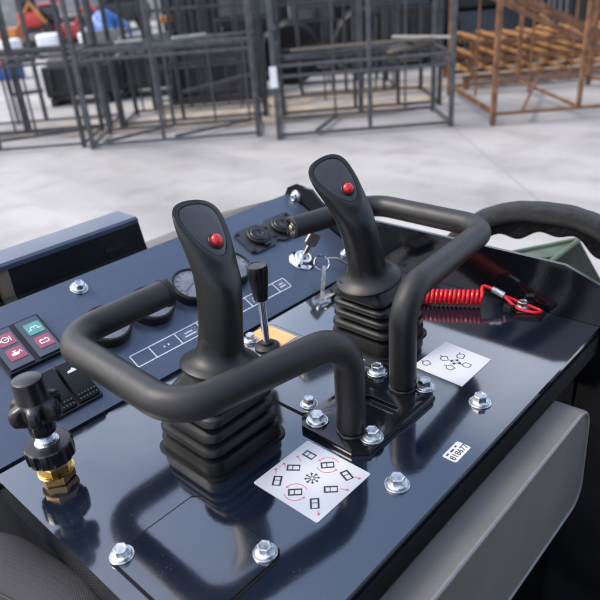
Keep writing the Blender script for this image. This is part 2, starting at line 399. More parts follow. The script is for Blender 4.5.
# ---- joysticks
def joystick(cx, cy, hx, hy, lean, label, twist=0):
    """bellows + collar + grip with slanted thumb face and red button"""
    root = node('joystick', (cx, cy, 0), con, label)
    bm = bmesh.new()
    prism(bm, [(cx+a, cy+b) for a, b in rrect(hx+.0035, hy+.0035, .016)], .0002, .0022); 
    ck('boot_flange', bm, 'rubber', root, bw=.001)
    # bellows: stacked rounded squares, wide lips and narrow grooves, tapering
    bm = bmesh.new(); rings = []
    prof = [(1.0, .002), (1.0, .0165), (.985, .0195), (.93, .0205)]
    z, k = .0205, .985
    for i in range(3):
        prof += [(k-.21, z+.0012), (k-.215, z+.0042), (k-.02, z+.0058), (k, z+.0068), (k-.010, z+.0120), (k-.040, z+.0138)]
        z += .0155; k -= .045
    prof += [(k-.21, z+.001), (k-.215, z+.0035), (k-.05, z+.0052), (k-.045, z+.0072), (k-.09, z+.0110), (k-.22, .0880), (k-.24, .0945)]
    A = lean
    for s, zz in prof:
        f = max(0, (zz-.03)/.07)
        shx, shy = A[0]*.10*f*f, A[1]*.10*f*f
        rr = min(hx, hy)*s*.34
        rings.append([(cx+shx+a, cy+shy+b, zz) for a, b in rrect(hx*s, hy*s, rr, 5)])
    loft(bm, rings)
    ck('bellows', bm, 'rubber', root, sharp=50)
    Q = M.Translation((cx, cy, .02)) @ M.Rotation(math.atan(A[0]), 4, 'Y') @ M.Rotation(-math.atan(A[1]), 4, 'X') @ M.Translation((0, 0, -.02)) @ M.Rotation(twist, 4, 'Z')
    # collar
    bm = bmesh.new()
    lathe(bm, [(.020, .0930), (.0365, .0935), (.0422, .0945), (.0436, .0962), (.0435, .0982), (.0418, .1000), (.0370, .1022), (.0318, .1052), (.0278, .1098), (.0250, .1160), (.0234, .1240), (.0224, .1320), (.0208, .136)], Q, 60)
    ck('collar', bm, 'grip', root)
    # grip
    ZK, RK = .88 if cx < .5 else .85, 1.17
    bm = bmesh.new(); rings = []; n = 48
    def ring(z, fy, th, rx, ry, tap, ex=2.0, dz=0):
        out = []
        for q in range(n):
            a = 2*PI*q/n; c, s = math.cos(a), math.sin(a)
            z_, fy_ = .116+(z-.116)*ZK, fy*ZK
            x = math.copysign(abs(c)**(2/ex), c)*rx*RK; v = math.copysign(abs(s)**(2/ex), s)*ry*RK
            x *= 1+tap*(s-.15)
            out.append(Q @ V((x, fy_+v*math.cos(th)-dz*math.sin(th), z_+v*math.sin(th)+dz*math.cos(th))))
        return out
    T = rad
    for a in ((.116, 0, 0, .0205, .0222, 0), (.122, 0, 0, .0198, .0215, 0), (.140, .000, 0, .0190, .0212, .0), (.165, .001, T(3), .0190, .0214, .02), (.185, .003, T(9), .0194, .0222, .03),
              (.200, .006, T(17), .0203, .0240, .05), (.214, .010, T(26), .0218, .0268, .12), (.226, .0145, T(34), .0236, .0300, .22), (.236, .0185, T(39), .0250, .0325, .32),
              (.244, .0215, T(42), .0256, .0338, .38), (.250, .0235, T(43), .0257, .0340, .40), (.2535, .0247, T(43), .0250, .0332, .40), (.2550, .0252, T(43), .0237, .0318, .40)):
        rings.append(ring(*a, ex=2.0 if a[0] < .21 else 2.2 if a[0] < .23 else 2.4))
    rings.append(ring(.2550, .0252, T(43), .0202, .0278, .40, 2.4, dz=-.0004))
    rings.append(ring(.2550, .0252, T(43), .0197, .0273, .40, 2.4, dz=-.0016))
    loft(bm, rings)
    g = ck('grip', bm, 'grip', root, sharp=55)
    # thumb face plate
    bm = bmesh.new()
    loft(bm, [ring(.2550, .0252, T(43), .0195, .0271, .40, 2.4, dz=-.0014), ring(.2550, .0252, T(43), .0194, .0270, .40, 2.4, dz=-.0007), ring(.2550, .0252, T(43), .0187, .0262, .40, 2.4, dz=-.0004),
              ring(.2550, .0252, T(43), .012, .016, .40, 2.4, dz=.0002)])
    ck('thumb_plate', bm, 'face', root)
    # button on its dark socket
    F = Q @ M.Translation((0, .0252*ZK, .116+(.2550-.116)*ZK)) @ M.Rotation(T(43), 4, 'X')
    by = -.0155
    bm = bmesh.new(); lathe(bm, [(.0090, -.001), (.0090, .0010), (.0082, .0020), (.0068, .0020)], F @ M.Translation((.002, by, 0)), 32); sk = ck('button_socket', bm, 'rubber', root)
    bm = bmesh.new(); lathe(bm, [(.0068, .0015), (.0068, .0042), (.0060, .0060), (.0042, .0073), (.0018, .0078)], F @ M.Translation((.002, by, 0)), 32); bt = ck('button', bm, 'red', root)
    bt['label'] = 'round red thumb button'
    return root
joystick(.345, .475, .053, .049, (.16, -.01), 'nearer black joystick with a red thumb button, inside the left hand rail')
joystick(.632, .470, .049, .050, (-.20, .03), 'farther black joystick leaning back, with a red thumb button, inside the right hand rail', twist=rad(-8))

# ---- hand rail: slotted base plate, two posts bent into rails around the joysticks
rail = node('hand_rail', (.4885, .365, 0), con, 'pair of black rubber-covered hand rails on one bolted base plate')
bm = bmesh.new()
o = [(.4235, .329), (.476, .329), (.484, .326), (.545, .326), (.5685, .343), (.5685, .4145), (.556, .4245), (.4215, .4245), (.4105, .4135), (.4105, .343)]
slot = [(.4955+.0075*math.cos(a), yy+.0075*math.sin(a)) for yy, a0 in ((.385, 0), (.350, PI)) for a in [a0+PI*k/8 for k in range(9)]]
# plate with a slot: bridge the outline to the hole
def plate_with_hole(bm, outer, hole, z0, z1):
    for z, flip in ((z0, True), (z1, False)):
        vo = [bm.verts.new((x, y, z)) for x, y in outer]; vh = [bm.verts.new((x, y, z)) for x, y in hole]
        eo = [bm.edges.new((vo[i], vo[(i+1) % len(vo)])) for i in range(len(vo))]
        eh = [bm.edges.new((vh[i], vh[(i+1) % len(vh)])) for i in range(len(vh))]
        bmesh.ops.triangle_fill(bm, edges=eo+eh, use_beauty=True)
        if z == z0: lo, lh = vo, vh
        else:
            for A, B in ((lo, vo), (lh, vh)):
                for i in range(len(A)): bm.faces.new((A[i], A[(i+1) % len(A)], B[(i+1) % len(B)], B[i]))
plate_with_hole(bm, o, slot, .0004, .0075)
ck('base_plate', bm, 'black_gloss', rail, bw=.0008, sharp=25)
ZR = .130
for pts in ([(.4375, .3635, .0078), (.4375, .3635, ZR), (.247, .398, ZR), (.2505, .603, ZR), (.3860, .604, ZR)],
            [(.5400, .3660, .0078), (.5400, .3660, ZR+.002), (.778, .389, ZR), (.781, .586, ZR), (.638, .622, ZR)]):
    bm = bmesh.new(); tube(bm, fillet([pts[0], (pts[0][0], pts[0][1], .022)], 1)[:1]+[V((pts[0][0], pts[0][1], .02))], .0125, 24)
    ck('rail_post', bm, 'black', rail)
    pts[0] = (pts[0][0], pts[0][1], .013)
    bm = bmesh.new(); tube(bm, fillet(pts, .042, 14), .0163, 32)
    ck('rail_sleeve', bm, 'foam', rail, bw=.0012, bs=2)
    # weld bead
    bm = bmesh.new(); tube(bm, [(pts[0][0]+.0150*math.cos(t), pts[0][1]+.0150*math.sin(t), .0086+.0006*math.sin(7*t)) for t in [2*PI*k/40 for k in range(41)]], .0022, 8); ck('weld_bead', bm, 'rust' if False else 'black', rail)
# open end of the right rail: steel ring and core visible; left rail end wears a black cap ring
e = V((.638, .622, ZR)); d = (V((.638, .622, 0))-V((.781, .586, 0))).normalized()
Em = M.Translation(e) @ V((0, 0, 1)).rotation_difference(d).to_matrix().to_4x4()
bm = bmesh.new(); lathe(bm, [(.0150, -.002), (.0168, .000), (.0168, .006), (.0152, .007), (.0100, .0068), (.0098, .002)], Em, 32); ck('end_ring', bm, 'black', rail)
bm = bmesh.new(); lathe(bm, [(.0095, 0), (.0095, .004), (.0050, .0045), (.0048, .008), (.0030, .009)], Em, 16); ck('end_plug', bm, 'keymetal', rail)
for a in (0.6, 2.2, 3.7, 5.2):
    bm = bmesh.new(); box(bm, .0115, .0150, -.0022, .0022, .0060, .0088, Em @ M.Rotation(a, 4, 'Z')); ck('end_lug', bm, 'black', rail, bw=.0005)
e = V((.3860, .604, ZR)); Em = M.Translation(e) @ M.Rotation(PI/2, 4, 'Y')
bm = bmesh.new(); lathe(bm, [(.0160, -.001), (.0181, .000), (.0183, .0035), (.0176, .0055), (.0140, .0060)], Em, 32); ck('end_ring', bm, 'rubber', rail)
for x, y in ((.4265, .4045), (.4375+.0035, .3385), (.5545, .3445), (.5470, .4090)): bolt(rail, x, y, .0076, 1.0)

# ---- instrument panel fittings (panel coordinates x, s, height)
def gauge(x, s, r=.0315):
    g = node('gauge', PM @ V((x, s, 0)), con)
    m = PM @ M.Translation((x, s, .0016))
    bm = bmesh.new(); lathe(bm, [(r, 0), (r, .010), (r*1.03, .0115), (r*1.03, .0145), (r*.985, .0165), (r*.90, .0168), (r*.88, .0140), (r*.86, .0138)], m, 48, True, False); ck('bezel', bm, 'rubber', g)
    bm = bmesh.new(); lathe(bm, [(r*.885, .012), (r*.885, .0142), (r*.4, .0146), (.001, .0147)], m, 48); ck('dial', bm, 'dial', g)
    bm = bmesh.new()
    for k in range(11):
        a = rad(-30+24*k); mm = m @ M.Translation((0, 0, .0150)) @ M.Rotation(a, 4, 'Z'); box(bm, r*.66, r*.80, -.0005, .0005, -.0002, .0002, mm)
    box(bm, -.003, r*.62, -.0006, .0006, 0, .0006, m @ M.Translation((0, 0, .0150)) @ M.Rotation(rad(200), 4, 'Z'))
    ck('dial_marks', bm, 'boxprint', g, smooth=False)
for x in (.3640, .4365, .5090, .5870): gauge(x, .108)

# printed strip of outlined boxes under the gauges
bm = bmesh.new(); bm2 = bmesh.new()
s0, s1, lw = .0335, .0555, .0016
xs = [.362, .392, .4355, .4745, .512, .5435, .570, .600, .630, .655]
for a, b in ((s0, s0+lw), (s1-lw, s1)): box(bm, xs[0], xs[-1], a, b, .0016, .0019, PM)
for x in xs: box(bm, x-lw/2, x+lw/2, s0+lw+.0001, s1-lw-.0001, .0016, .0019, PM)
for i in range(len(xs)-1):
    pass
ps = ck('printed_strip', bm, 'lineprint', con, smooth=False)
for i in (2, 4, 6, 8):
    bm2 = bmesh.new(); box(bm2, xs[i]+.004, xs[i+1]-.004, s0+.0035, s1-.0035, .0016, .00185, PM); ck('printed_field', bm2, 'boxprint', ps, smooth=False)
bm = bmesh.new()
for i in (2, 4, 6, 8):
    w = xs[i+1]-xs[i]
    for j, f in ((0, .5), (1, .34)): box(bm, (xs[i]+xs[i+1])/2-w*f/2, (xs[i]+xs[i+1])/2+w*f/2, .0405+.0052*j, .0425+.0052*j, .00188, .0021, PM)
for x in (.411, .418): box(bm, x-.0010, x+.0010, .0425, .0455, .0016, .0019, PM)
ck('printed_text', bm, 'lineprint', ps, smooth=False)

# indicator modules with coloured lamp lenses
ib = node('indicator_block', PM @ V((.265, .138, 0)), con, 'indicator block with one green and three red lamp lenses')
bm = bmesh.new(); prism(bm, [(.2665-.0375+a*0, .104) for a in ()] or [(.226, .104), (.3005, .104), (.3005, .1735), (.226, .1735)], .0016, .0085, PM); ck('frame', bm, 'plastic', ib, bw=.0012)
def lens(parent, cx, cs, colour, icon):
    m = PM @ M.Translation((cx, cs, .0112))
    bm = bmesh.new(); prism(bm, rrect(.0105, .0095, .0016, 3), 0, .0004, m); l = ck('lamp_lens', bm, colour, parent, smooth=False)
    bm = bmesh.new(); z0, z1 = .0005, .0007
    def bx(x0, x1, y0, y1): box(bm, x0, x1, y0, y1, z0, z1, m)
    def ringp(r0, r1, a0=0, a1=2*PI, cx=0):
        n = 20
        for k in range(n):
            p = [(cx+r*math.cos(a), r*math.sin(a)) for r, a in ((r0, a0+(a1-a0)*k/n), (r1, a0+(a1-a0)*k/n), (r1, a0+(a1-a0)*(k+1)/n), (r0, a0+(a1-a0)*(k+1)/n))]
            prism(bm, p, z0, z1, m)
    if icon == 'filter':   # ring, bars beside it
        ringp(.0036, .0048, cx=-.001); bx(-.002, .001, -.0006, .0006); bx(.0050, .0062, -.004, .004); bx(-.0075, -.0064, -.002, .002)
    elif icon == 'oil':
        prism(bm, [(-.0055, -.003), (.0025, -.003), (.0070, .0026), (.0062, .0034), (.0030, .0012), (-.0055, .0012)], z0, z1, m); bx(-.002, 0, .0014, .0030); bx(-.0035, .0015, .0032, .0042); bx(.0066, .0078, -.001, .0006)
    elif icon == 'coil':   # pre-heat loop
        ringp(.0018, .0029, -.6, PI+.6, -.0022); ringp(.0018, .0029, -.6, PI+.6, .0022); bx(-.008, -.0036, -.0028, -.0016); bx(.0036, .008, -.0028, -.0016)
    else:                  # battery
        bx(-.006, .006, -.0036, -.0022); bx(-.006, -.0048, -.0020, .0026); bx(.0048, .006, -.0020, .0026); bx(-.0046, .0046, .0014, .0026); bx(-.0042, -.0022, .0028, .0040); bx(.0022, .0042, .0028, .0040)
    ck('lamp_icon', bm, 'iconwhite', parent, smooth=False)
for cx, cols in ((.2445, (('lampred', 'filter'), ('lampred', 'oil'))), (.2820, (('lampgreen', 'coil'), ('lampred', 'battery')))):
    bm = bmesh.new(); prism(bm, [(cx-.0150, .1075), (cx+.0150, .1075), (cx+.0150, .1700), (cx-.0150, .1700)], .0070, .0110, PM); ck('module', bm, 'module', ib, bw=.0008)
    lens(ib, cx+.002, .1520, *cols[0]); lens(ib, cx+.002, .1275, *cols[1])

# two rocker switches
rb = node('rocker_switch', PM @ V((.267, .055, 0)), con, 'pair of black rocker switches')
bm = bmesh.new(); prism(bm, [(.2365, .0225), (.3000, .0225), (.3000, .0845), (.2365, .0845)], .0016, .0060, PM); ck('frame', bm, 'plastic', rb, bw=.0010)
for cx in (.2525, .2840):
    bm = bmesh.new()
    sect = [(.0255, .0060), (.0255, .0085), (.0300, .0100), (.0420, .0118), (.0540, .0152), (.0700, .0190), (.0790, .0205), (.0820, .0190), (.0820, .0060)]
    loft(bm, [[PM @ V((cx-.0136, s, h)) for s, h in sect], [PM @ V((cx+.0136, s, h)) for s, h in sect]])
    ck('rocker', bm, 'plastic', rb, bw=.0009, sharp=20)
    for j in range(2):
        bm = bmesh.new()
        for k in range(6): box(bm, cx-.0115+.0042*k, cx-.0092+.0042*k, .0272+.0056*j, .0300+.0056*j, .0097+.0010*j, .0107+.0013*j, PM)
        ck('grip_dots', bm, 'face', rb, smooth=False)
bm = bmesh.new(); mw = PM @ M.Translation((.2845, .0655, .01815)) @ M.Rotation(rad(13), 4, 'X')
prism(bm, [(-.0070, -.002), (.0055, -.002), (.0070, .0002), (.0022, .0018), (.0002, .0036), (-.0018, .0016), (-.0066, .0010)], -.0002, .0004, mw); ck('rocker_icon', bm, 'iconwhite', rb, smooth=False)

# power socket plate with two capped sockets
sp = node('socket_plate', PM @ V((.712, .145, 0)), con, 'black plate with two round capped sockets')
bm = bmesh.new()
prism(bm, [(.648, .124), (.655, .118), (.700, .118), (.7115, .126), (.7230, .118), (.770, .118), (.778, .126), (.778, .166), (.770, .173), (.723, .173), (.7115, .165), (.700, .173), (.655, .173), (.648, .167)], .0016, .0052, PM)
ck('plate', bm, 'face', sp, bw=.0008)
for x, s in ((.683, .1455), (.740, .1455)):
    m = PM @ M.Translation((x, s, .0052))
    bm = bmesh.new(); lathe(bm, [(.0205, 0), (.0205, .006), (.0190, .0078), (.0155, .0078), (.0148, .0060)], m, 36, True, False); ck('socket_ring', bm, 'rubber', sp)
    bm = bmesh.new(); lathe(bm, [(.0160, .003), (.0160, .0085), (.0140, .0100), (.0060, .0103), (.0055, .0094), (.0010, .0093)], m, 36); box(bm, -.006, .006, -.025, -.017, .001, .006, m); ck('socket_cap', bm, 'plastic', sp, bw=.0006)
bm = bmesh.new()
for x, s in ((.654, .1670), (.654, .1240), (.7115, .1340), (.7115, .158), (.772, .167), (.772, .124)): lathe(bm, [(.0038, .0052), (.0038, .0066), (.0026, .0074)], PM @ M.Translation((x, s, 0)), 14)
ck('plate_screws', bm, 'rubber', sp)

# key switch
ks = node('key_switch', PM @ V((.7155, .068, 0)), con, 'polished round key switch in the panel')
m = PM @ M.Translation((.7155, .0680, .0016))
bm = bmesh.new(); lathe(bm, [(.0225, 0), (.0228, .0012), (.0205, .0034), (.0165, .0046), (.0158, .0060), (.0150, .0092), (.0130, .0105), (.0090, .0106), (.0085, .0095)], m, 48); ck('escutcheon', bm, 'chrome', ks, sharp=50)
bm = bmesh.new(); lathe(bm, [(.0082, .0080), (.0082, .0135), (.0070, .0146)], m, 30); ck('lock_core', bm, 'chrome', ks)

# ---- gate lever: black tapered knob on a steel rod
lv = node('lever', (.5150, .5735, 0), con, 'short upright lever with a black tapered knob')
Q = M.Translation((.5150, .5735, 0)) @ M.Rotation(rad(-1.5), 4, 'Y')
bm = bmesh.new(); lathe(bm, [(.0175, .0032), (.0175, .0050), (.0150, .0068), (.0100, .0085), (.0085, .0120), (.0062, .013)], Q, 32); ck('lever_boot', bm, 'rubber', lv)
bm = bmesh.new(); lathe(bm, [(.0050, .010), (.0050, .086)], Q, 20); ck('lever_rod', bm, 'chrome', lv)
bm = bmesh.new(); lathe(bm, [(.0065, .0770), (.0092, .0775), (.0100, .0800), (.0120, .1000), (.0138, .1180), (.0139, .1255), (.0128, .1280), (.0110, .1280), (.0105, .1272), (.0010, .1272)], Q, 36); ck('lever_knob', bm, 'plastic', lv)

# ---- needle valve: brass hexes, knurled nut, threaded stem, lobed knob
vx, vy = .1945, .5690
vv = node('valve', (vx, vy, 0), con, 'black star-knob valve with knurled nut on a brass fitting')
Q = M.Translation((vx, vy, 0)) @ M.Rotation(rad(-1), 4, 'Y')
def hexp(bm, r, z0, z1, a=0):
    pr = lambda rr, z: [Q @ V((rr*math.cos(a+PI/3*k), rr*math.sin(a+PI/3*k), z)) for k in range(6)]
    loft(bm, [pr(r*.95, z0), pr(r, z0+.0012), pr(r, z1-.0012), pr(r*.95, z1)])
bm = bmesh.new(); hexp(bm, .0185, .0004, .0110, .4); lathe(bm, [(.0145, .0105), (.0150, .0125)], Q, 30); hexp(bm, .0178, .0128, .0225, .9); lathe(bm, [(.0150, .022), (.0150, .030)], Q, 30); ck('brass_fitting', bm, 'brass', vv, sharp=25)
bm = bmesh.new(); lathe(bm, [(.0186+.0006*(k % 2), .0108+.0003*k) for k in range(7)], Q, 30); ck('lock_washer', bm, 'brass', vv)
bm = bmesh.new(); n = 96
def knurl(r, d, z): return [Q @ V(((r-d*(1 if (k % 8) in (0, 1, 2) else 0))*math.cos(2*PI*k/n), (r-d*(1 if (k % 8) in (0, 1, 2) else 0))*math.sin(2*PI*k/n), z)) for k in range(n)]
loft(bm, [knurl(.0225, .0, .0285), knurl(.0245, .0014, .0300), knurl(.0248, .0020, .0345), knurl(.0248, .0020, .0445), knurl(.0242, .0006, .0462), knurl(.0225, 0, .0475), knurl(.013, 0, .0480)])
ck('knurled_nut', bm, 'plastic', vv, sharp=30)
bm = bmesh.new(); lathe(bm, [(.0125, .046), (.0125, .0500), (.0105, .0510)]+[(.0098 if k % 2 else .0088, .0515+.0010*k) for k in range(12)], Q, 30); ck('threaded_stem', bm, 'zinc', vv)
bm = bmesh.new(); n = 90
def star(r, d, z): return [Q @ V(((r-d*(.5-.5*math.cos(6*2*PI*k/n))**1.6)*math.cos(2*PI*k/n), (r-d*(.5-.5*math.cos(6*2*PI*k/n))**1.6)*math.sin(2*PI*k/n), z)) for k in range(n)]
loft(bm, [star(.0125, 0, .0620), star(.0132, 0, .0635), star(.0140, 0, .0770), star(.0200, .004, .0790), star(.0262, .0085, .0830), star(.0278, .0095, .0880), star(.0276, .0095, .0940), star(.0262, .0085, .0985), star(.0220, .005, .1010), star(.0165, .0005, .1022), star(.0155, 0, .1035), star(.0150, 0, .1240), star(.0142, 0, .1262), star(.0120, 0, .1272)])
ck('star_knob', bm, 'plastic', vv, sharp=45)

# ---- instruction stickers
def sheet(x0, x1, y0, y1, label, pts=None):
    bm = bmesh.new(); prism(bm, pts or [((x0+x1)/2+a, (y0+y1)/2+b) for a, b in rrect((x1-x0)/2, (y1-y0)/2, .0022, 4)], .0002, .0006)
    s = ck('sticker', bm, 'sticker', con, smooth=False, bw=.0); s['label'] = label; return s
SZ0, SZ1 = .00066, .00080
def loader(bm, cx, cy, a, s=1.):
    """top view of a small loader: outline body, arms, bucket, two track bars"""
    m = M.Translation((cx, cy, 0)) @ M.Rotation(a, 4, 'Z') @ M.Scale(s, 4)
    def bx(x0, x1, y0, y1): box(bm, x0, x1, y0, y1, SZ0, SZ1, M.Diagonal((1, 1, 1, 1)) @ M.Translation((cx, cy, 0)) @ M.Rotation(a, 4, 'Z') @ M.Diagonal((s, s, 1, 1)))
    bx(-.0062, .0050, .0026, .0043); bx(-.0062, .0050, -.0043, -.0026)
    bx(-.0062, -.0052, -.0029, .0029); bx(.0006, .0014, -.0029, .0029); bx(.0052, .0068, -.0043, .0043)
def arrow(bm, x0, y0, x1, y1, w=.0005, h=.0021):
    d = V((x1-x0, y1-y0, 0)); l = d.length; m = M.Translation((x0, y0, 0)) @ M.Rotation(math.atan2(d.y, d.x), 4, 'Z')
    box(bm, 0, l-h, -w, w, SZ0, SZ1, m); prism(bm, [(l-h, -h*.75), (l, 0), (l-h, h*.75)], SZ0, SZ1, m)
def arc(bm, cx, cy, r, a0, a1, w=.00035, head=True):
    n = 18; P = [a0+(a1-a0)*k/n for k in range(n+1)]
    for p, q in zip(P, P[1:]):
        prism(bm, [(cx+(r-w)*math.cos(p), cy+(r-w)*math.sin(p)), (cx+(r+w)*math.cos(p), cy+(r+w)*math.sin(p)), (cx+(r+w)*math.cos(q), cy+(r+w)*math.sin(q)), (cx+(r-w)*math.cos(q), cy+(r-w)*math.sin(q))], SZ0, SZ1)
    if head:
        s = 1 if a1 > a0 else -1; t = V((-math.sin(a1), math.cos(a1), 0))*s; e = V((cx+r*math.cos(a1), cy+r*math.sin(a1), 0)); nrm = V((math.cos(a1), math.sin(a1), 0))
        prism(bm, [(e+nrm*.0016).to_2d()[:], (e+t*.0026).to_2d()[:], (e-nrm*.0016).to_2d()[:]][::s], SZ0, SZ1)
st = sheet(.3172, .4014, .3102, .3970, 'larger white sticker with loader pictograms and red arrows')
kb, kr = bmesh.new(), bmesh.new()
c = V((.3593, .3536))
for k in range(8):
    a = PI/4*k; arrow(kb, c.x+.0016*math.cos(a), c.y+.0016*math.sin(a), c.x+.0085*math.cos(a), c.y+.0085*math.sin(a), .00055, .0024)
u = .0255
for (i, j), a in {(0, 1): rad(90), (1, 1): rad(80), (1, 0): rad(70), (1, -1): rad(60), (0, -1): rad(90), (-1, -1): rad(125), (-1, 0): rad(90), (-1, 1): rad(105)}.items():
    loader(kb, c.x+u*i*.98, c.y+u*j, {(0, 1): 2.2, (1, 1): 1.57, (1, 0): 2.35, (1, -1): 1.2, (0, -1): 2.3, (-1, -1): .75, (-1, 0): 2.3, (-1, 1): .6}[(i, j)], 1.08)
def red_print(fn, *a):
    kr = bmesh.new(); fn(kr, *a); ck('arrow_print', kr, 'redink', st, smooth=False)
for i, a0, a1 in ((1, -.6, 1.5), (1, 2.5, 4.6), (-1, -.6, 1.5), (-1, 2.5, 4.6)): red_print(arc, c.x+u*i*.98, c.y, .0115, a0, a1)
for q in ((-.004, .033, -.001, .0395), (.012, .026, .016, .036), (-.018, .034, -.012, .040), (.028, -.033, .030, -.040), (.006, -.032, .010, -.0405), (-.030, -.034, -.034, -.039)):
    red_print(arrow, c.x+q[0], c.y+q[1], c.x+q[2], c.y+q[3], .00035, .0026)
ck('pictogram', kb, 'ink', st, smooth=False)

st = sheet(0, 0, 0, 0, 'white sticker with small bucket pictograms beyond the hand rail', [(.5915, .3150), (.6660, .3155), (.6715, .3855), (.5945, .3880)])
kb = bmesh.new(); c = V((.6345, .3490))
for k in range(4):
    a = PI/2*k+.1; arrow(kb, c.x+.0020*math.cos(a), c.y+.0020*math.sin(a), c.x+.0075*math.cos(a), c.y+.0085*math.sin(a), .0006, .0044)
def bucket_icon(cx, cy, a, s=1.):
    m = M.Translation((cx, cy, 0)) @ M.Rotation(a, 4, 'Z')
    P = [(-.0048, -.0036), (.0036, -.0054), (.0060, .0012), (.0012, .0054), (-.0042, .0036)]
    for p, q in zip(P, P[1:]+P[:1]):
        d = V((q[0]-p[0], q[1]-p[1], 0)); box(kb, 0, d.length, -.00055, .00055, SZ0, SZ1, m @ M.Translation((p[0], p[1], 0)) @ M.Rotation(math.atan2(d.y, d.x), 4, 'Z'))
    box(kb, .0055, .0095, .001, .0021, SZ0, SZ1, m)
for k in range(4): bucket_icon(c.x+.0155*math.cos(PI/2*k+.1), c.y+.0155*math.sin(PI/2*k+.1), .5+.4*k)
bucket_icon(.6105, .3770, 1.2)
ck('pictogram', kb, 'ink', st, smooth=False)

st = sheet(.4680, .4990, .2512, .2680, 'tiny white serial number sticker')
kb = bmesh.new()
join(kb, text_bm('818677', .0098, M.Translation((.4845, .2570, SZ0+.0001))))
for x, w, y in ((.4735, .004, .2645), (.4820, .006, .2640), (.4900, .003, .2648)): box(kb, x-w/2, x+w/2, y-.0009, y+.0009, SZ0, SZ1)
ck('serial_print', kb, 'ink', st, smooth=False)

# ---- thigh pad on the operator's side
PADM = M.Translation((0, .2245, -.118)) @ M.Rotation(rad(-2), 4, 'X') @ M(((1, 0, 0, 0), (0, 0, -1, 0), (0, 1, 0, 0), (0, 0, 0, 1)))
bm = bmesh.new()
pt = rrect(.262, .078, .030, 8)
prism(bm, [(.444+a, b) for a, b in pt], .028, -.028, PADM)
pd = ck('thigh_pad', bm, 'vinyl', con, bw=.007, bs=4, sharp=60); pd['label'] = 'long grey vinyl thigh pad on the operator side'
bm = bmesh.new(); lp = [PADM @ V((.444+a*.990, b*.968, .0275)) for a, b in pt]; tube(bm, lp+[lp[0]], .0028, 10, caps=False); ck('piping', bm, 'piping', pd)
bm = bmesh.new(); box(bm, .16, .86, -.42, .26, -.82, -.78); ck('added_dark_platform', bm, 'matte', con, bw=.006)  # unseen slab, added to cut the light bounced onto the pad front

# ---- right-hand flank of the machine: dark guard with bolt
bm = bmesh.new(); prism(bm, [(.70, -.12), (.12, -.12), (.02, -.35), (.02, -.75), (.70, -.75)], .8345, .875, MX); ck('flank_guard', bm, 'black', con, bw=.01, bs=3)
bm = bmesh.new(); prism(bm, [(.272, -.030), (.262, -.045), (.10, -.30), (.10, -.70), (.285, -.70), (.285, -.05)], .876, 1.02, MX); ck('guard_cover', bm, 'rubber', con, bw=.012, bs=4)
bolt(con, 0, 0, 0, .8, M.Translation((.8330, .262, -.062)) @ M.Rotation(-PI/2, 4, 'Y') @ M.Translation((0, 0, .0)), rot=.3)

# ================================================================== LOOSE THINGS ON AND AROUND THE CONSOLE
# keys: one in the switch, split ring, second key hanging
P0 = PM @ V((.7155, .0680, 0)); un = (PM.to_3x3() @ V((0, 0, 1)))
kt = thing('key_set', P0+DECK, 'metal keys on a split ring hanging from the key switch', 'keys')
def keyshape(bm, m, thick=.0011):
    n = 16
    prism(bm, [(x*.011, y*.012) for x, y in circle(1, n)], -thick, thick, m)
    prism(bm, [(-.004, -.010), (.004, -.010), (.004, -.034), (.0025, -.036), (.0035, -.0385), (.002, -.041), (0, -.043), (-.004, -.040)], -thick*.8, thick*.8, m)
Kx = V((.7185, .6670, .0400)); Kt = V((.7245, .6790, .0680)); kd = (Kt-V((.7105, .6840, .0440))).normalized()
e0 = PM @ V((.7155, .0680, .012)); e1 = V((.7270, .6760, .0610))
md = M.Translation(e0) @ V((0, 0, 1)).rotation_difference((e1-e0).normalized()).to_matrix().to_4x4() @ M.Rotation(rad(-12), 4, 'Z')
bm = bmesh.new(); box(bm, -.004, .004, -.0011, .0011, 0, .022, md); prism(bm, [(x, y+.031) for x, y in rrect(.0125, .0115, .005, 4)], -.0014, .0014, md @ M.Rotation(PI/2, 4, 'X') @ M.Diagonal((1, 1, -1, 1)))
ck('key', bm, 'keymetal', kt, bw=.0004)
rc = V((.7120, .6400, .0400))
bm = bmesh.new(); rm = M.Translation(rc) @ M.Rotation(rad(-30), 4, 'Z') @ M.Rotation(rad(55), 4, 'X')
tube(bm, [rm @ V((.0125*math.cos(t), .0125*math.sin(t), .0007*math.sin(t*.5))) for t in [4*PI*k/80 for k in range(81)]], .0011, 8); ck('split_ring', bm, 'chrome', kt)
bm = bmesh.new(); q0 = rc+V((-.004, -.008, -.005)); q1 = V((.6600, .5975, .0075)); dd = q1-q0
mk2 = M.Translation(q0) @ V((0, -1, 0)).rotation_difference(dd.normalized()).to_matrix().to_4x4()
prism(bm, [(-.0030, .004), (.0030, .004), (.0034, -dd.length), (-.0034, -dd.length)], -.0010, .0010, mk2); ck('key', bm, 'keymetal', kt, bw=.0003)
bm = bmesh.new(); fo = M.Translation((.7160, .5985, .0075)) @ M.Rotation(rad(10), 4, 'Z') @ M.Rotation(rad(8), 4, 'X')
prism(bm, rrect(.027, .0135, .007, 5), -.004, .004, fo); ck('key_bow', bm, 'plastic', kt, bw=.001)
bm = bmesh.new(); box(bm, -.052, -.0265, -.0035, .0035, -.0012, .0012, fo @ M.Rotation(rad(-6), 4, 'Z')); ck('key', bm, 'keymetal', kt, bw=.0004)
bm = bmesh.new(); tube(bm, spline([rc+V((.010, .000, .004)), rc+V((.024, -.012, .002)), (.7520, .6150, .0280), (.7660, .6020, .0230), (.7700, .5930, .0140)], 8), .0018, 8); ck('ring_wire', bm, 'keymetal', kt)

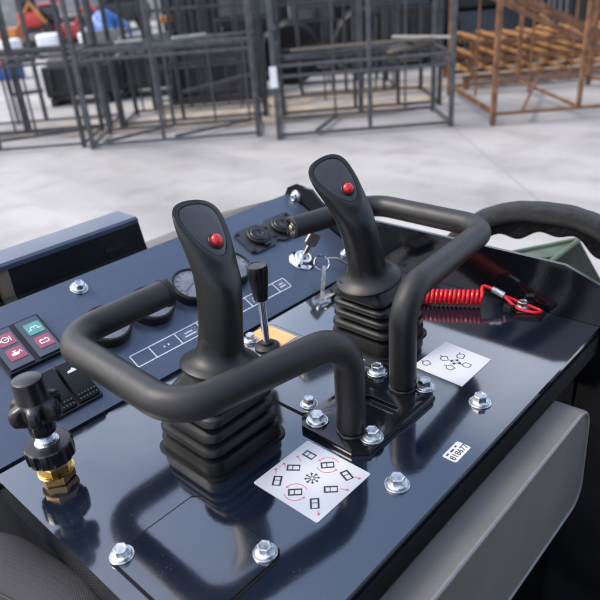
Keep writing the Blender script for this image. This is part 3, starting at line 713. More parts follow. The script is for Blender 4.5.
# red coiled lanyard with steel ferrule, loop over a bolt
lt = thing('coil_lanyard', (.76, .40, DZ), 'red coiled safety lanyard lying on the deck beside the side plate', 'lanyard')
ax0, ax1 = V((.712, .524, .0155)), V((.789, .398, .0155)); turns = 23
t = (ax1-ax0).normalized(); a1 = t.cross(V((0, 0, 1))).normalized(); a2 = a1.cross(t)
pts = []
for k in range(turns*18+1):
    f = k/(turns*18); an = 2*PI*turns*f; rr = .0098
    pts.append(ax0.lerp(ax1, f)+a1*rr*math.cos(an)+a2*rr*math.sin(an)+V((0, 0, -.001*math.sin(f*PI))))
ew = pts[-1]
tail = spline([ew, ew+t*.004+V((0, .003, .008)), (.798, .400, .029), (.802, .391, .028), (.804, .382, .025)], 6)[1:]
bm = bmesh.new(); tube(bm, pts+tail, .0025, 10); ck('coil', bm, 'cord', lt)
bm = bmesh.new(); tube(bm, [(.8015, .386, .0275), (.8035, .368, .0215)], .0050, 16); ck('ferrule', bm, 'zinc', lt, bw=.0006)
bm = bmesh.new(); tube(bm, spline([(.8030, .372, .0215), (.812, .352, .013), (.8185, .330, .0065), (.8165, .3165, .0050), (.8075, .322, .0050), (.800, .345, .0085), (.8020, .368, .0215)], 8), .0024, 10); ck('loop', bm, 'cord', lt)
# small bracket on the deck that holds the loop
bk = node('lanyard_bracket', (.80, .335, 0), con)
bm = bmesh.new(); prism(bm, [(.778, .352), (.796, .310), (.822, .312), (.822, .362)], .0003, .0030); ck('bracket_plate', bm, 'black_gloss', bk, bw=.0006)
bm = bmesh.new(); lathe(bm, [(.0090, .003), (.0090, .0100), (.0075, .0125), (.0060, .0130)], M.Translation((.7975, .3560, 0)), 24); ck('bracket_peg', bm, 'rubber', bk)
bolt(bk, .8150, .3440, .003, .95)

# black metal box beyond the panel
bt = thing('storage_box', (.46, .98, DZ-.06), 'long black metal box with a slate lid, beyond the instrument panel', 'metal box')
bm = bmesh.new(); prism(bm, [(.943, .093), (.943, .100), (.948, .1035), (1.004, .1035), (1.0105, .099), (1.0105, .093)], .20, .578, MX); ck('lid', bm, 'hood', bt, bw=.0015, sharp=25)
bm = bmesh.new(); prism(bm, [(.3445, -.06), (.592, -.06), (.590, .035), (.582, .0928), (.3445, .0928)], .950, 1.008, M(((1, 0, 0, 0), (0, 0, 1, 0), (0, 1, 0, 0), (0, 0, 0, 1)))); ck('box_body', bm, 'black', bt, bw=.002)
bm = bmesh.new(); box(bm, .508, .548, .9480, .9498, .058, .067); ck('vent_slot', bm, 'dark2', bt, smooth=False)
bm = bmesh.new(); box(bm, .20, .343, .965, 1.000, .020, .0925); box(bm, .325, .3435, .948, .9645, .0, .0925); ck('end_bracket', bm, 'tan', bt, bw=.002)
bm = bmesh.new(); box(bm, .30, .324, .958, .9640, .02, .085); ck('bracket_insert', bm, 'black', bt, bw=.002)
bm = bmesh.new(); box(bm, .5925, .610, .955, 1.004, -.06, .030); ck('box_foot', bm, 'black', bt, bw=.002)
bm = bmesh.new(); box(bm, .35, .59, .955, 1.003, -.85, -.0605); ck('box_pillar', bm, 'black', bt, bw=.004)

# nylon-sleeved hose bundle lower left
bm = bmesh.new()
path = spline([(-.06, .84, -.20), (.02, .70, -.105), (.070, .60, -.062), (.100, .52, -.058), (.126, .44, -.085), (.148, .35, -.15), (.16, .25, -.29)], 10)
tube(bm, path, lambda f: .050+.002*math.sin(f*31), 40, uv=(6, 2.2))
hs = mk('hose_sleeve', bm, 'fabric', None, off=DECK); tag(hs, 'thick charcoal woven nylon hose sleeve at the lower left corner', 'hose sleeve')
bm = bmesh.new()
seam = []
for i, p in enumerate(path):
    t = (path[min(i+1, len(path)-1)]-path[max(i-1, 0)]).normalized(); n_ = V((-.25, -.55, .8)); n_ = (n_-t*n_.dot(t)).normalized(); seam.append(p+n_*(.050+.002*math.sin(i/(len(path)-1)*31)))
tube(bm, seam, .0019, 8); mk('sleeve_seam', bm, 'fabric', hs, off=DECK)

# black sleeved hose arching beyond the side plate
bm = bmesh.new()
path = spline([(.985, .64, -.12), (.975, .565, -.015), (.985, .515, .043), (.995, .455, .073), (1.0, .395, .081), (1.0, .335, .079), (1.0, .285, .055), (1.0, .235, -.02)], 12)
random.seed(3); wob = [random.uniform(-1, 1) for _ in range(40)]
def rad_f(f):
    i = f*30; a = int(i); return .0195+.0009*((wob[a]*(1-i+a))+wob[a+1]*(i-a))
tube(bm, path, rad_f, 28, uv=(5, 1.4))
ah = mk('arched_hose', bm, 'sleeve', None, off=DECK); tag(ah, 'black sleeved hydraulic hose arching above the side plate', 'hose')
bm = bmesh.new(); rings = []
for i, p in enumerate(path):                                         # loose flap of the sleeve hanging under the hose
    f = i/(len(path)-1); drop = .016+.006*math.sin(f*17)+.005*math.sin(f*41+1)
    rings.append([p+V((-.012, 0, -.012)), p+V((-.010, 0, -.018-drop)), p+V((-.005, 0, -.018-drop)), p+V((-.003, 0, -.014))])
loft(bm, rings[8:-6]); mk('sleeve_flap', bm, 'sleeve', ah, off=DECK)

# olive green steel bin with a ribbed lid, only one corner of it shows beyond the side plate
gb = thing('steel_bin', (1.10, .62, 0), 'olive green steel bin with a ribbed lid, beyond the side plate', 'bin')
zl = -.056
LID = [(1.257, .426), (1.108, .512), (.90, .512), (.90, .430)]
LOW = [(1.41, .395), (1.30, .56), (.885, .56), (.885, .395)]
def ringz(P, z, k=1.):
    c = V((1.06, .47)); return [V((*(c+(V(p)-c)*k), z)) for p in P]
quad = lambda k, z: ringz(LID, z, k)
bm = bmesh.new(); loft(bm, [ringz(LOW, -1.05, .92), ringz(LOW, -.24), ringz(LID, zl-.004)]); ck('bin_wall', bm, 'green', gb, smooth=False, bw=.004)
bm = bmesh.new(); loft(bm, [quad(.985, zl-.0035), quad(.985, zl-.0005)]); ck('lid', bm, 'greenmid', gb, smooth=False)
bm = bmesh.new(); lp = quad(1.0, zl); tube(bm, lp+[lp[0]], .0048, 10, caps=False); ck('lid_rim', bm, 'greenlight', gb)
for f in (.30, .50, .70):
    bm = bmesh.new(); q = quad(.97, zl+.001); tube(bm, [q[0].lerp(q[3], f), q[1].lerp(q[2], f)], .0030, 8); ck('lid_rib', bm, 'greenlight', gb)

# ================================================================== THE YARD
U = V((.699, -.715, 0)); W = V((.715, .699, 0)); ANG = math.atan2(-.715, .699)     # yard axes: a to the right of the picture, b away
def G(a, b, z=0): return U*a+W*b+V((0, 0, z))
BG = M.Rotation(ANG, 4, 'Z')                                                        # yard coordinates (a, b, z) -> world
def yk(name, bm, m, parent=None, **k):
    bmesh.ops.transform(bm, matrix=BG, verts=bm.verts); return mk(name, bm, m, parent, **k)

bm = bmesh.new(); r = bmesh.ops.create_grid(bm, x_segments=8, y_segments=8, size=150); g = mk('ground', bm, 'concrete', None, smooth=False); structure(g); g.location.z = 0
bm = bmesh.new()
for a in (1.70, 9.3): box(bm, a-.005, a+.005, -6, 40, .0005, .004)
for b in (-4.2, 13.8): box(bm, -40, 40, b-.007, b+.007, .0045, .006)
structure(yk('ground_joints', bm, 'joint', smooth=False))
# wind-blown dirt under the racks
random.seed(5)
bm = bmesh.new()
for a, b, rx, ry in ((-1.2, 8.0, 1.5, .55), (.6, 8.1, 1.3, .50), (.9, 9.2, 1.4, .4), (-2.6, 8.2, 1.2, .35), (-.6, 9.0, 1.3, .35)):
    n = 40; ph = [random.uniform(0, 6.28) for _ in range(4)]
    pts = []
    for k in range(n):
        t = 2*PI*k/n; f = 1+.16*math.sin(3*t+ph[0])+.10*math.sin(5*t+ph[1])+.07*math.sin(9*t+ph[2])
        pts.append((a+rx*f*math.cos(t), b+ry*f*math.sin(t)))
    z = .008+.002*random.random(); prism(bm, pts, z-.002, z)
d = yk('ground_dirt', bm, 'dirt', smooth=False); d['kind'] = 'stuff'

# storage racks
def rack(label, a0, a1, b0, b1, levels, top, m='rackgrey', t=.05, mids=(), group='steel frame racks standing in the yard', extra=(), jit=0, foot=.03):
    th = thing('storage_rack', G((a0+a1)/2, (b0+b1)/2), label, 'rack', group)
    h = t/2
    def part(nm, x0, x1, y0, y1, z0, z1, mm=m, mtx=None):
        bm = bmesh.new(); box(bm, x0, x1, y0, y1, z0, z1, mtx); yk(nm, bm, mm, th, smooth=False, bw=.004, bs=1)
    for a in (a0, a1):
        for b in (b0, b1): part('post', a-h, a+h, b-h, b+h, 0, top)
    for a in mids:
        for b in (b0, b1): part('post', a-h*.8, a+h*.8, b-h*.8, b+h*.8, foot+t*.7, top)
    for z in (foot,)+tuple(levels):
        rt = t*.62
        for b in (b0, b1): part('rail', a0+h+.001, a1-h-.001, b-h*.6, b+h*.6, z, z+rt)
        for a in (a0, a1): part('rail', a-h*.6, a+h*.6, b0+h+.001, b1-h-.001, z, z+rt)
    rng = random.Random(label)
    for k in range(5):
        a = a0+(a1-a0)*rng.random(); b = rng.choice((b1-h-.02, b1-h-.02, (b0+b1)/2)); part('thin_rod', a-.011, a+.011, b-.011, b+.011, foot+t*.7, top*rng.choice((.5, .98, .98)))
    for (nm, p, q, w) in extra:
        P, Q = V(p), V(q); bm = bmesh.new(); l = (Q-P).length
        box(bm, -w/2, w/2, -w/2, w/2, 0, l, M.Translation(P) @ V((0, 0, 1)).rotation_difference((Q-P).normalized()).to_matrix().to_4x4()); yk(nm, bm, m, th, smooth=False, bw=.003, bs=1)
    return th
rack('dark grey steel rack cut by the left edge, in the front row', -4.1, -2.19, 7.03, 7.86, (.86, .93, 1.75), 1.8, 'rackdark', .045, (-3.09,), extra=(('brace', (-4.05, 7.1, .06), (-2.2, 7.8, .06), .03),))
rack('dark grey steel rack with thin posts, behind the one at the left edge', -4.2, -2.12, 8.0, 8.62, (.90, 1.75), 1.8, 'rackgrey', .050, (-3.10,))
rack('grey steel rack with double middle beam, second from the left in the front row', -2.06, -.30, 6.90, 7.66, (.87, .96, 1.75), 1.8, 'rackgrey', .046, (-1.30,), extra=(('brace', (-1.95, 7.0, .05), (-1.3, 7.6, .05), .03), ('brace', (-1.2, 7.0, .05), (-.4, 7.6, .05), .03), ('brace', (-2.0, 6.95, .97), (-.4, 7.6, .97), .035)))
rack('grey steel rack in the second row behind the double-beam rack', -1.95, -.24, 7.95, 8.75, (.88, 1.70), 1.8, 'rackdark', .048, (-1.22,), extra=(('brace', (-1.2, 7.98, .35), (-.3, 7.98, .50), .045),))
rack('long grey steel rack with a paper tag on its left post, in the front row', -.08, 1.69, 6.68, 7.52, (.60, .70, 1.45), 1.75, 'rackgrey', .050, (.86,), extra=(('cross_bar', (.05, 6.72, .78), (1.65, 7.5, .78), .03), ('cross_bar', (1.1, 6.75, .79), (1.6, 7.2, .79), .05), ('cross_bar', (.3, 6.72, .05), (.6, 7.5, .05), .03)))
rk = rack('grey steel rack in the second row behind the paper-tagged rack', -.02, 1.84, 7.86, 8.95, (.62, 1.20, 1.65), 1.75, 'rackdark', .048, (.84, 1.35))
bm = bmesh.new(); box(bm, -.125, -.055, 6.640, 6.6445, .52, .72); tg = yk('paper_tag', bm, 'whitep', smooth=False); tag(tg, 'white paper tag tied to the front post of a grey rack', 'tag')

rack('rusty steel rack with a slanting ladder frame inside, front right', 2.09, 3.86, 6.57, 8.40, (1.60,), 1.75, 'rust', .052, (2.95,), foot=.10,
     extra=[('ramp_beam', (1.70, 6.75, 1.36), (3.45, 6.75, .52), .055), ('ramp_beam', (1.95, 7.5, 1.36), (3.70, 7.5, .60), .055), ('ramp_beam', (2.3, 8.2, 1.36), (3.80, 8.2, .66), .055)]
     + [('ramp_rung', (2.0+.35*k, 6.78, 1.22-.168*k), (2.12+.35*k, 7.48, 1.24-.152*k), .035) for k in range(5)]
     + [('cross_bar', (2.09, 6.6, .14), (2.09, 8.4, .14), .03), ('cross_bar', (2.4, 6.6, .13), (3.2, 8.4, .13), .03), ('cross_bar', (2.95, 6.6, .125), (2.95, 8.4, .125), .03)])
# battens lying on the middle beams
for (p, q, m, lb) in (((1.05, 6.62, .775), (1.62, 7.25, .775), 'tan', 'pale wooden batten lying slantwise on the paper-tagged rack'), ((.10, 6.80, .84), (1.60, 6.95, .84), 'tan', 'long thin wooden batten lying along the paper-tagged rack'),
                      ((1.20, 7.30, .85), (1.70, 6.80, .85), 'board', 'pale board lying across the right end of the paper-tagged rack'), ((-1.05, 6.84, 1.035), (-.74, 7.0, 1.035), 'board', 'short pale board at the right end of the double-beam rack'), ((-1.62, 6.84, 1.035), (-1.36, 6.9, 1.035), 'board', 'short pale board left of the mid post of the double-beam rack')):
    P, Q_ = V(p), V(q); l = (Q_-P).length; bm = bmesh.new()
    box(bm, 0, l, -.03, .03, -.012, .012, M.Translation(P) @ M.Rotation(math.atan2(q[1]-p[1], q[0]-p[0]), 4, 'Z')); tag(yk('batten', bm, m, smooth=False, bw=.003, bs=1), lb, 'board', 'boards lying on the racks')
rack('thin dark rack in the third row, behind the paper-tagged rack', .25, 1.55, 9.2, 10.0, (.55, 1.1), 1.75, 'rackdark', .036, (.68, 1.1))
rack('thin dark rack in the third row at the left, behind the double-beam rack', -1.75, -.35, 9.0, 9.45, (.5, 1.2), 1.75, 'rackdark', .045, (-1.0,))
# stacked rusty grids
def grid_pallet(a0, a1, b0, b1, z, label):
    th = thing('rusty_grid', G((a0+a1)/2, (b0+b1)/2, z), label, 'grid pallet', 'rusty slatted grids stacked behind the rusty rack')
    for b in (b0, (b0+b1)/2, b1):
        bm = bmesh.new(); box(bm, a0, a1, b-.03, b+.03, z, z+.055); yk('runner', bm, 'rust', th, smooth=False)
    n = 9
    for k in range(n):
        a = a0+(a1-a0)*(k+.5)/n; bm = bmesh.new(); box(bm, a-.028, a+.028, b0-.05, b1+.05, z+.0555, z+.085); yk('slat', bm, 'rustbright', th, smooth=False)
    for a in (a0+.05, a1-.05):
        for b in (b0, b1):
            bm = bmesh.new(); box(bm, a-.035, a+.035, b-.03, b+.03, z-.115, z-.0005); yk('foot', bm, 'rust', th, smooth=False)
for i, (z, lb) in enumerate(((.12, 'bottom rusty slatted grid of the stack'), (.325, 'middle rusty slatted grid of the stack'), (.53, 'topmost rusty slatted grid of the stack'))):
    grid_pallet(2.35+.04*i, 5.0, 8.75, 9.9-.02*i, z, lb)

# workshop building; the dark wall colour stands for the shaded open interior
wb = thing('workshop_building', G(4.0, 14), 'corrugated workshop wall behind the racks, coloured dark for the shade inside', 'building')
bm = bmesh.new()
for k in range(90):
    a = -1.95+.13*k; box(bm, a, a+.085, 12.36, 12.40, 0, 4.2)
box(bm, -2.0, 9.8, 12.405, 17, 0, 4.2); yk('wall', bm, 'wallp', wb, smooth=False)
bm = bmesh.new(); box(bm, -2.3, 10.1, 11.9, 17.3, 4.205, 4.4); yk('roof', bm, 'dark2', wb, smooth=False)
for a in (.2, 3.2, 6.2):
    bm = bmesh.new(); box(bm, a, a+2.4, 12.30, 12.355, .02, 3.4); yk('shutter_door', bm, 'dark', wb, smooth=False)
    
# black attachments lined up in front of the workshop
def bucket(a, b, w, label, m='dark', s=1.):
    th = thing('loader_bucket', G(a, b), label, 'bucket', 'black loader buckets waiting by the workshop')
    sec = [(.0, .62), (-.10, .60), (-.02, .30), (.02, .06), (.18, .0), (.62, -.0), (.62, .02), (.20, .03), (.06, .10), (.04, .30), (-.04, .57)]
    bm = bmesh.new(); loft(bm, [[(a-w/2, b-y*s+.3*s, .02+z*s) for y, z in sec], [(a+w/2, b-y*s+.3*s, .02+z*s) for y, z in sec]]); yk('shell', bm, m, th, smooth=False)
    for x in (a-w/2-.021, a+w/2+.001):
        bm = bmesh.new(); prism(bm, [(b-y*s+.3*s, .02+z*s) for y, z in ((0, .62), (-.1, .6), (-.02, .3), (.02, .06), (.18, 0), (.62, 0), (.5, .25), (.2, .55))], x, x+.02, MX); yk('side_cheek', bm, m, th, smooth=False)
    bm = bmesh.new(); box(bm, a-w/2-.02, a+w/2+.02, b-.4*s, b-.32*s, .021, .06); yk('cutting_edge', bm, 'dark2', th, smooth=False)
bucket(-.9, 9.75, 1.3, 'black loader bucket left of the gap in the racks', s=1.25)
bucket(3.7, 11.2, 1.5, 'black loader bucket behind the rusty grids', s=1.3)
def tyre(a, b, R, w, lean, label, m='tyre'):
    th = thing('tyre', G(a, b), label, 'tyre', 'black tyres leaning by the workshop')
    Q = M.Translation((a, b, R)) @ M.Rotation(lean, 4, 'X') @ M.Rotation(PI/2, 4, 'X')
    bm = bmesh.new(); n = 56; rings = []
    for r, z in ((.58, -.42), (.75, -.5), (.93, -.48), (1, -.36), (1, .36), (.93, .48), (.75, .5), (.58, .42)):
        rings.append([Q @ V((R*(r-(.035 if r == 1 and k % 4 < 2 else 0))*math.cos(2*PI*k/n), R*(r-(.035 if r == 1 and k % 4 < 2 else 0))*math.sin(2*PI*k/n), w*z)) for k in range(n)])
    rings.append(rings[0]); loft(bm, rings[:-1], False, False); yk('tread', bm, m, th)
    bm = bmesh.new(); lathe(bm, [(R*.59, -w*.2), (R*.59, w*.3), (R*.5, w*.3), (R*.45, w*.1), (R*.16, w*.12), (R*.14, w*.2)], Q, 30); yk('rim', bm, 'dark2', th)
tyre(.15, 10.4, .46, .26, .2, 'black tyre leaning behind the paper-tagged rack')
tyre(1.35, 11.0, .50, .28, .15, 'larger black tyre standing beside the track frame')
# low black engine-like machine, skid frame, crates and drums
def engine(a, b, w, d, h, label, m='dark'):
    th = thing('black_machine', G(a, b), label, 'machine', 'black machine units on the yard')
    bm = bmesh.new(); box(bm, a-w/2, a+w/2, b-d/2, b+d/2, .12, h*.72); yk('body', bm, m, th, smooth=False, bw=.03)
    bm = bmesh.new(); prism(bm, [(b-d/2+.02, h*.725), (b+d/2-.02, h*.725), (b+d/2-.10, h), (b-d*.1, h)], a-w*.42, a+w*.42, MX); yk('hood', bm, m, th, smooth=False, bw=.02)
    for x in (a-w/2+.06, a+w/2-.14):
        bm = bmesh.new(); box(bm, x, x+.08, b-d/2-.04, b+d/2+.04, 0, .119); yk('skid', bm, 'dark2', th, smooth=False, bw=.01)
    bm = bmesh.new(); tube(bm, fillet([(a-w*.36, b-d/2-.002, h*.30), (a-w*.36, b-d/2-.07, h*.30), (a-w*.36, b-d/2-.07, h*.62), (a-w*.36, b-d/2-.002, h*.62)], .03, 5), .016, 8); yk('handle', bm, 'dark2', th)
    for k in range(3):
        bm = bmesh.new(); box(bm, a-w*.20+.16*w*k, a-w*.20+.10*w+.16*w*k, b-d/2-.012, b-d/2-.001, h*.28, h*.60); yk('grille', bm, 'dark2', th, smooth=False)
    bm = bmesh.new(); lathe(bm, [(.03, h), (.03, h+.16), (.038, h+.165), (.038, h+.19)], M.Translation((a+w*.2, b+d*.1, 0)), 14); yk('exhaust', bm, 'dark2', th)
engine(-3.0, 10.3, 1.0, .7, .78, 'black machine unit in the gap at the left, with a square hand loop')
bm = bmesh.new(); tube(bm, fillet([(-3.52, 9.92, .25), (-3.98, 9.92, .22), (-3.98, 9.92, .66), (-3.52, 9.92, .68)], .03, 5), .030, 10); lp = yk('square_hoop', bm, 'dark'); tag(lp, 'black square steel hoop at the left of the black machine unit', 'steel hoop')
engine(-2.0, 10.6, 1.0, .8, .86, 'black machine unit behind the double-beam rack')
engine(2.0, 11.6, 1.1, .6, 1.3, 'tall black machine unit near the middle of the workshop wall')
engine(.55, 11.7, .9, .6, 1.15, 'black machine unit next to the tyres')
engine(4.9, 11.7, 1.2, .6, 1.35, 'tall black machine unit toward the right of the workshop wall')
engine(-.55, 11.3, .9, .6, 1.35, 'upright black machine unit behind the loader bucket')
engine(1.45, -.80, 2.6, .9, 2.2, 'large dark machine added out of view on the operator side to block sky light')  # unseen, put here to keep sky light off the pad front
# small blue drum lids / bright items on the black machines
for a, b, z, m, lb in ((-.12, 10.93, 1.52, 'bluepl', 'small round blue cap on the upright black machine'), (.66, 11.33, 1.27, 'orange', 'small orange box on top of a black machine'), (-1.62, 10.3, 1.17, 'orange', 'small orange box on the black machine by the double-beam rack')):
    bm = bmesh.new()
    if m == 'bluepl': lathe(bm, [(.07, 0), (.075, .02), (.075, .09), (.06, .10)], M.Translation((a-.43, b+.2, 1.352)), 20); 
    else: box(bm, a-.09, a+.07, b-.08, b+.10, z-.11 if m != 'orange' else (1.152 if z > 1.2 else 1.002), (1.25 if z > 1.2 else 1.10))
    tag(yk('cap' if m == 'bluepl' else 'small_box', bm, m, bw=.01), lb, 'cap' if m == 'bluepl' else 'box')
# clear film-wrapped pale bundle at the far right
fw = thing('wrapped_bundle', G(4.25, 11.1), 'bundle of pale pipes wrapped in film, leaning at the far right', 'bundle')
random.seed(11)
for k in range(6):
    x = 4.0+.10*k; bm = bmesh.new(); tube(bm, [(x, 10.75, .0), (x+.10+random.uniform(-.06, .06), 11.25, 1.8)], .020, 8); yk('pipe', bm, 'rackgrey', fw)
bm = bmesh.new(); box(bm, 5.1, 5.25, 10.6, 10.72, .75, .98); tag(yk('small_box', bm, 'redpaint', bw=.01), 'small red box on a post at the far right', 'box')
bm = bmesh.new(); box(bm, 5.14, 5.20, 10.63, 10.69, 0, .7495); tag(yk('stub_post', bm, 'whitep', bw=.005), 'short white post under the small red box', 'post')

# left background: yard with machines and cars
def car(a, b, m, label, yaw=0., s=1.):
    th = thing('parked_car', G(a, b), label, 'car', 'cars parked far across the yard')
    Q = M.Translation((a, b, 0)) @ M.Rotation(yaw, 4, 'Z') @ M.Scale(s, 4)
    prof = [(-2.1, .35), (-2.15, .75), (-1.9, .92), (-1.2, 1.0), (-.6, 1.43), (.9, 1.46), (1.55, 1.02), (2.05, .9), (2.1, .35)]
    MQ = Q @ M(((1, 0, 0, 0), (0, 0, 1, 0), (0, 1, 0, 0), (0, 0, 0, 1)))
    bm = bmesh.new(); prism(bm, prof, -.85, .85, MQ); yk('body', bm, m, th, bw=.09, bs=3)
    for yy in (-.862, .852):
        bm = bmesh.new(); prism(bm, [(-1.1, 1.02), (-.55, 1.36), (.85, 1.38), (1.35, 1.03)], yy, yy+.012, MQ); yk('window', bm, 'glass', th, smooth=False)
    for x in (-1.35, 1.3):
        for yy in (-.80, .80):
            bm = bmesh.new(); lathe(bm, [(.33, -.1), (.34, 0), (.33, .1), (.2, .11)], Q @ M.Translation((x, yy, .34)) @ M.Rotation(PI/2 if yy < 0 else -PI/2, 4, 'X'), 24); yk('wheel', bm, 'tyre', th)
car(-14.5, 30.0, 'whitep', 'white car at the far left beyond the orange machine', .2)
car(-6.6, 27.0, 'dark2', 'dark grey car far behind the blue tarpaulin', 1.2)
def digger(a, b, m, label, s=1.):
    th = thing('compact_machine', G(a, b), label, 'machine', 'bright machines far across the yard')
    Q = M.Translation((a, b, 0)) @ M.Scale(s, 4)
    bm = bmesh.new(); box(bm, -.8, .8, -.5, .5, .45, 1.15, Q); yk('body', bm, m, th, bw=.08)
    bm = bmesh.new(); box(bm, -.75, .0, -.42, .42, 1.16, 2.0, Q); yk('cab', bm, 'glass', th, bw=.05)
    bm = bmesh.new(); box(bm, -.80, .05, -.47, .47, 2.005, 2.1, Q); yk('cab_roof', bm, m, th, bw=.03)
    for yy in (-.62, .38):
        bm = bmesh.new(); prism(bm, [(x*.95, .24+z*.22) for x, z in circle(1, 20)], yy, yy+.24, Q @ M(((1, 0, 0, 0), (0, 0, 1, 0), (0, 1, 0, 0), (0, 0, 0, 1)))); yk('track', bm, 'tyre', th)
    bm = bmesh.new(); tube(bm, [Q @ V(p) for p in ((.7, 0, 1.0), (1.5, 0, 2.1), (2.1, 0, 1.2))], .10*s, 8); yk('boom', bm, m, th)
    bm = bmesh.new(); prism(bm, [(1.9, 1.25), (2.3, 1.2), (2.35, .8), (2.0, .7)], -.3, .3, Q @ M(((1, 0, 0, 0), (0, 0, 1, 0), (0, 1, 0, 0), (0, 0, 0, 1)))); yk('bucket', bm, 'dark2', th, smooth=False)
digger(-7.9, 20.2, 'orange', 'orange compact digger far at the upper left', .62)
digger(-6.35, 20.6, 'redpaint', 'red compact machine beside the orange one', .60)
digger(-9.3, 27.5, 'redpaint', 'second red machine farther back between the posts', .8)
# blue tarpaulin over a pile
th = thing('tarpaulin_pile', G(-4.0, 17.0), 'bright blue tarpaulin draped over a pile', 'tarpaulin')
bm = bmesh.new(); n, mm = 30, 12; rings = []
random.seed(9)
for j in range(mm+1):
    f = j/mm; rr = (1-f**2.2)*1.0; z = .02+1.08*f**.8
    rings.append([(-4.15+.62*(rr+.05)*math.cos(2*PI*k/n)*(1+.10*math.sin(5*2*PI*k/n+j*.3)), 17.0+.5*(rr+.05)*math.sin(2*PI*k/n)*(1+.10*math.sin(4*2*PI*k/n)), z+.07*math.sin(3*2*PI*k/n+j)*rr*(j > 0)) for k in range(n)])
loft(bm, rings); yk('sheet', bm, 'bluepl', th, sharp=60)
# white machine boxes
for a, b, w, h, lb in ((-5.95, 18.2, .55, .58, 'white plastic tank on the pale yard, in front of the red machine'), (-7.0, 18.2, .40, .52, 'small white tank left of the other one, by the edge of the picture')):
    th = thing('white_tank', G(a, b), lb, 'tank', 'white tanks on the yard')
    bm = bmesh.new(); box(bm, a-w/2, a+w/2, b-.3, b+.3, .1, h); yk('shell', bm, 'whitep', th, bw=.06, bs=3)
    bm = bmesh.new(); box(bm, a-w/2-.03, a+w/2+.03, b-.33, b+.33, 0, .098); yk('pallet', bm, 'dark2', th, smooth=False)
engine(-3.75, 15.2, 1.0, .8, .72, 'low black machine unit in front of the blue tarpaulin')
engine(-6.5, 19.4, 1.0, .6, .55, 'low dark machine unit in front of the red machine', 'dark2')
th = thing('plastic_crate', G(-5.62, 14.0), 'blue plastic crate with a red lid at the left edge of the yard', 'crate')
bm = bmesh.new(); box(bm, -6.0, -5.30, 13.8, 14.2, 0, .27); yk('crate_body', bm, 'bluepl', th, bw=.02)
bm = bmesh.new(); box(bm, -6.02, -5.28, 13.78, 14.22, .272, .36); yk('crate_lid', bm, 'redpaint', th, bw=.02)
for i, (a, b, m) in enumerate(((-4.75, 18.5, 'redpaint'), (-4.35, 18.6, 'orange'), (-5.1, 18.4, 'whitep'))):
    bm = bmesh.new(); lathe(bm, [(.16, 0), (.17, .02), (.17, .22), (.165, .24), (.17, .26), (.17, .50), (.15, .52)], M.Translation((a, b, 0)), 20)
    tag(yk('steel_drum', bm, m), ('red', 'orange', 'white')[i]+' steel drum standing left of the blue tarpaulin', 'drum', 'small drums on the yard')

# far boundary: pale wall and trees
bw_ = thing('boundary_wall', G(-10, 34), 'pale rendered boundary wall at the far side of the yard', 'wall')
bm = bmesh.new(); box(bm, -40, 14, 34, 34.3, 0, 2.2); yk('wall_face', bm, 'concrete', bw_, smooth=False)
bm = bmesh.new(); box(bm, -40, 14, 33.95, 34.35, 2.205, 2.3); yk('coping', bm, 'rackgrey', bw_, smooth=False)
def tree(a, b, h, R, label, seed):
    random.seed(seed); th = thing('leafy_tree', G(a, b), label, 'tree', 'trees beyond the boundary wall')
    bm = bmesh.new(); tube(bm, spline([(a, b, 0), (a+.1, b, h*.3), (a-.05, b+.1, h*.6), (a+.05, b, h*.85)], 5), lambda f: .22*(1-f*.75), 10)
    for k in range(6):
        an = random.uniform(0, 6.28); z = h*random.uniform(.35, .6); tube(bm, spline([(a, b, z), (a+.5*R*math.cos(an), b+.5*R*math.sin(an), z+.15*h), (a+.85*R*math.cos(an), b+.85*R*math.sin(an), z+.25*h)], 4), lambda f: .08*(1-f*.8), 7)
    yk('trunk', bm, 'bark', th)
    bm = bmesh.new()
    cl = [(V((random.gauss(0, .45)*R, random.gauss(0, .45)*R, random.gauss(0, .28)*R)), random.uniform(.25, .5)*R) for _ in range(26)]
    for k in range(4200):
        c, r = random.choice(cl); d = V((random.gauss(0, 1), random.gauss(0, 1), random.gauss(0, 1))).normalized()*r*random.uniform(.5, 1)
        p = V((a, b, h*.68))+c+d; u = V((random.gauss(0, 1), random.gauss(0, 1), random.gauss(0, 1))).normalized(); w = u.orthogonal().normalized(); s = random.uniform(.10, .19)
        bm.faces.new([bm.verts.new(p+u*s), bm.verts.new(p+w*s*.5), bm.verts.new(p-u*s), bm.verts.new(p-w*s*.5)])
    bmesh.ops.transform(bm, matrix=BG, verts=bm.verts)
    me = bpy.data.meshes.new('crown'); bm.to_mesh(me); bm.free(); me.materials.append(MT['leaf']); o = bpy.data.objects.new('crown', me); COL.objects.link(o); o.parent = th; o.location = -wpos(th)
for i, (a, b, h, R) in enumerate(((-18.5, 38, 5.5, 2.6), (-13.5, 37.5, 4.8, 2.3), (-8.5, 39, 6, 2.8), (-23, 37, 5.5, 2.6))):
    tree(a, b, h, R, ['rounded tree beyond the wall, second from the left', 'lower tree beyond the wall, above the red machine', 'tallest tree beyond the wall, nearest the workshop', 'tree at the far left beyond the wall'][i], 20+i)

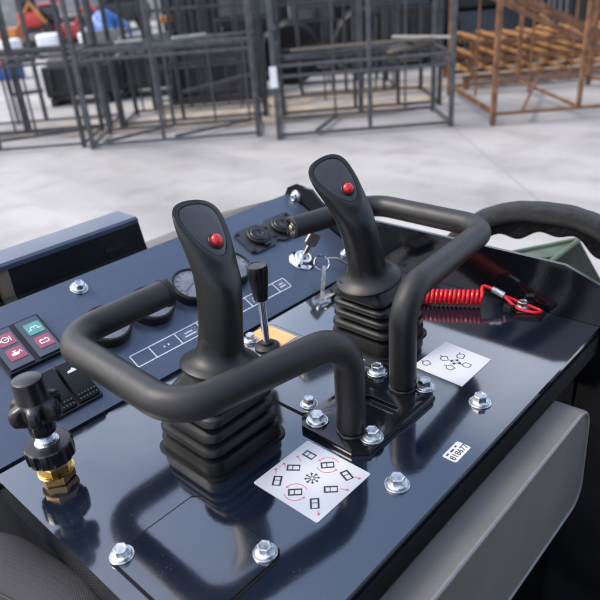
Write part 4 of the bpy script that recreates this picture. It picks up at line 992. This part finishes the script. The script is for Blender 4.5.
# ================================================================== CAMERA, LIGHT
cam = bpy.data.cameras.new('camera'); co = bpy.data.objects.new('camera', cam); COL.objects.link(co)
Rx = (0.671932778218882, -0.7374122038881399, -0.06877196457780625); Ry = (-0.37563422207069713, -0.2592997509179383, -0.8897542190870672); Rz = (0.6382830663306027, 0.623688127777603, -0.45122926157871407)
rot = M((Rx, [-c for c in Ry], [-c for c in Rz])).transposed()
co.matrix_world = M.Translation((0, 0, DZ+.46)) @ rot.to_4x4()
cam.sensor_width = 36; cam.lens = 36*643.28/600; cam.clip_start = .02; cam.clip_end = 600
cam.dof.use_dof = True; cam.dof.focus_distance = .73; cam.dof.aperture_fstop = 7.0; cam.dof.aperture_blades = 9
S.camera = co

w = bpy.data.worlds.new('World'); S.world = w; w.use_nodes = True
nt = w.node_tree; bgn = nt.nodes['Background']
SUN_EL, SUN_AZ = rad(50), rad(-38)           # azimuth clockwise from +Y
sky = nt.nodes.new('ShaderNodeTexSky'); sky.sky_type = 'NISHITA'; sky.sun_disc = False
sky.sun_elevation = SUN_EL; sky.sun_rotation = SUN_AZ; sky.air_density = 1.0; sky.dust_density = 3.2; sky.ozone_density = 1.0
tcw = nt.nodes.new('ShaderNodeTexCoord'); mpw = nt.nodes.new('ShaderNodeMapping'); mpw.inputs['Scale'].default_value = (1, 1, 1.7); mpw.inputs['Location'].default_value = (20.3, 11.7, 4.4)
nt.links.new(tcw.outputs['Generated'], mpw.inputs['Vector'])
cn = nt.nodes.new('ShaderNodeTexNoise'); cn.inputs['Scale'].default_value = 1.5; cn.inputs['Detail'].default_value = 7; cn.inputs['Roughness'].default_value = .58
nt.links.new(mpw.outputs['Vector'], cn.inputs['Vector'])
cr = nt.nodes.new('ShaderNodeValToRGB'); cr.color_ramp.elements[0].position = .43; cr.color_ramp.elements[1].position = .66
nt.links.new(cn.outputs['Fac'], cr.inputs['Fac'])
cmx = nt.nodes.new('ShaderNodeMixRGB'); cmx.inputs['Color2'].default_value = (5.5, 5.85, 6.6, 1)
nt.links.new(cr.outputs['Color'], cmx.inputs['Fac']); nt.links.new(sky.outputs['Color'], cmx.inputs['Color1']); nt.links.new(cmx.outputs['Color'], bgn.inputs['Color']); bgn.inputs['Strength'].default_value = .15
sl = bpy.data.lights.new('sun', 'SUN'); sl.energy = .85; sl.angle = rad(18); sl.color = (1, .93, .84)
so = bpy.data.objects.new('sun', sl); COL.objects.link(so)
d = V((math.sin(SUN_AZ)*math.cos(SUN_EL), math.cos(SUN_AZ)*math.cos(SUN_EL), math.sin(SUN_EL)))
so.rotation_euler = d.to_track_quat('Z', 'Y').to_euler(); so.location = d*20
S.view_settings.view_transform = 'Standard'; S.view_settings.look = 'None'; S.view_settings.exposure = 1.5; S.view_settings.gamma = 1; S.view_settings.use_curve_mapping = False
S.cycles.max_bounces = 8; S.cycles.use_denoising = True
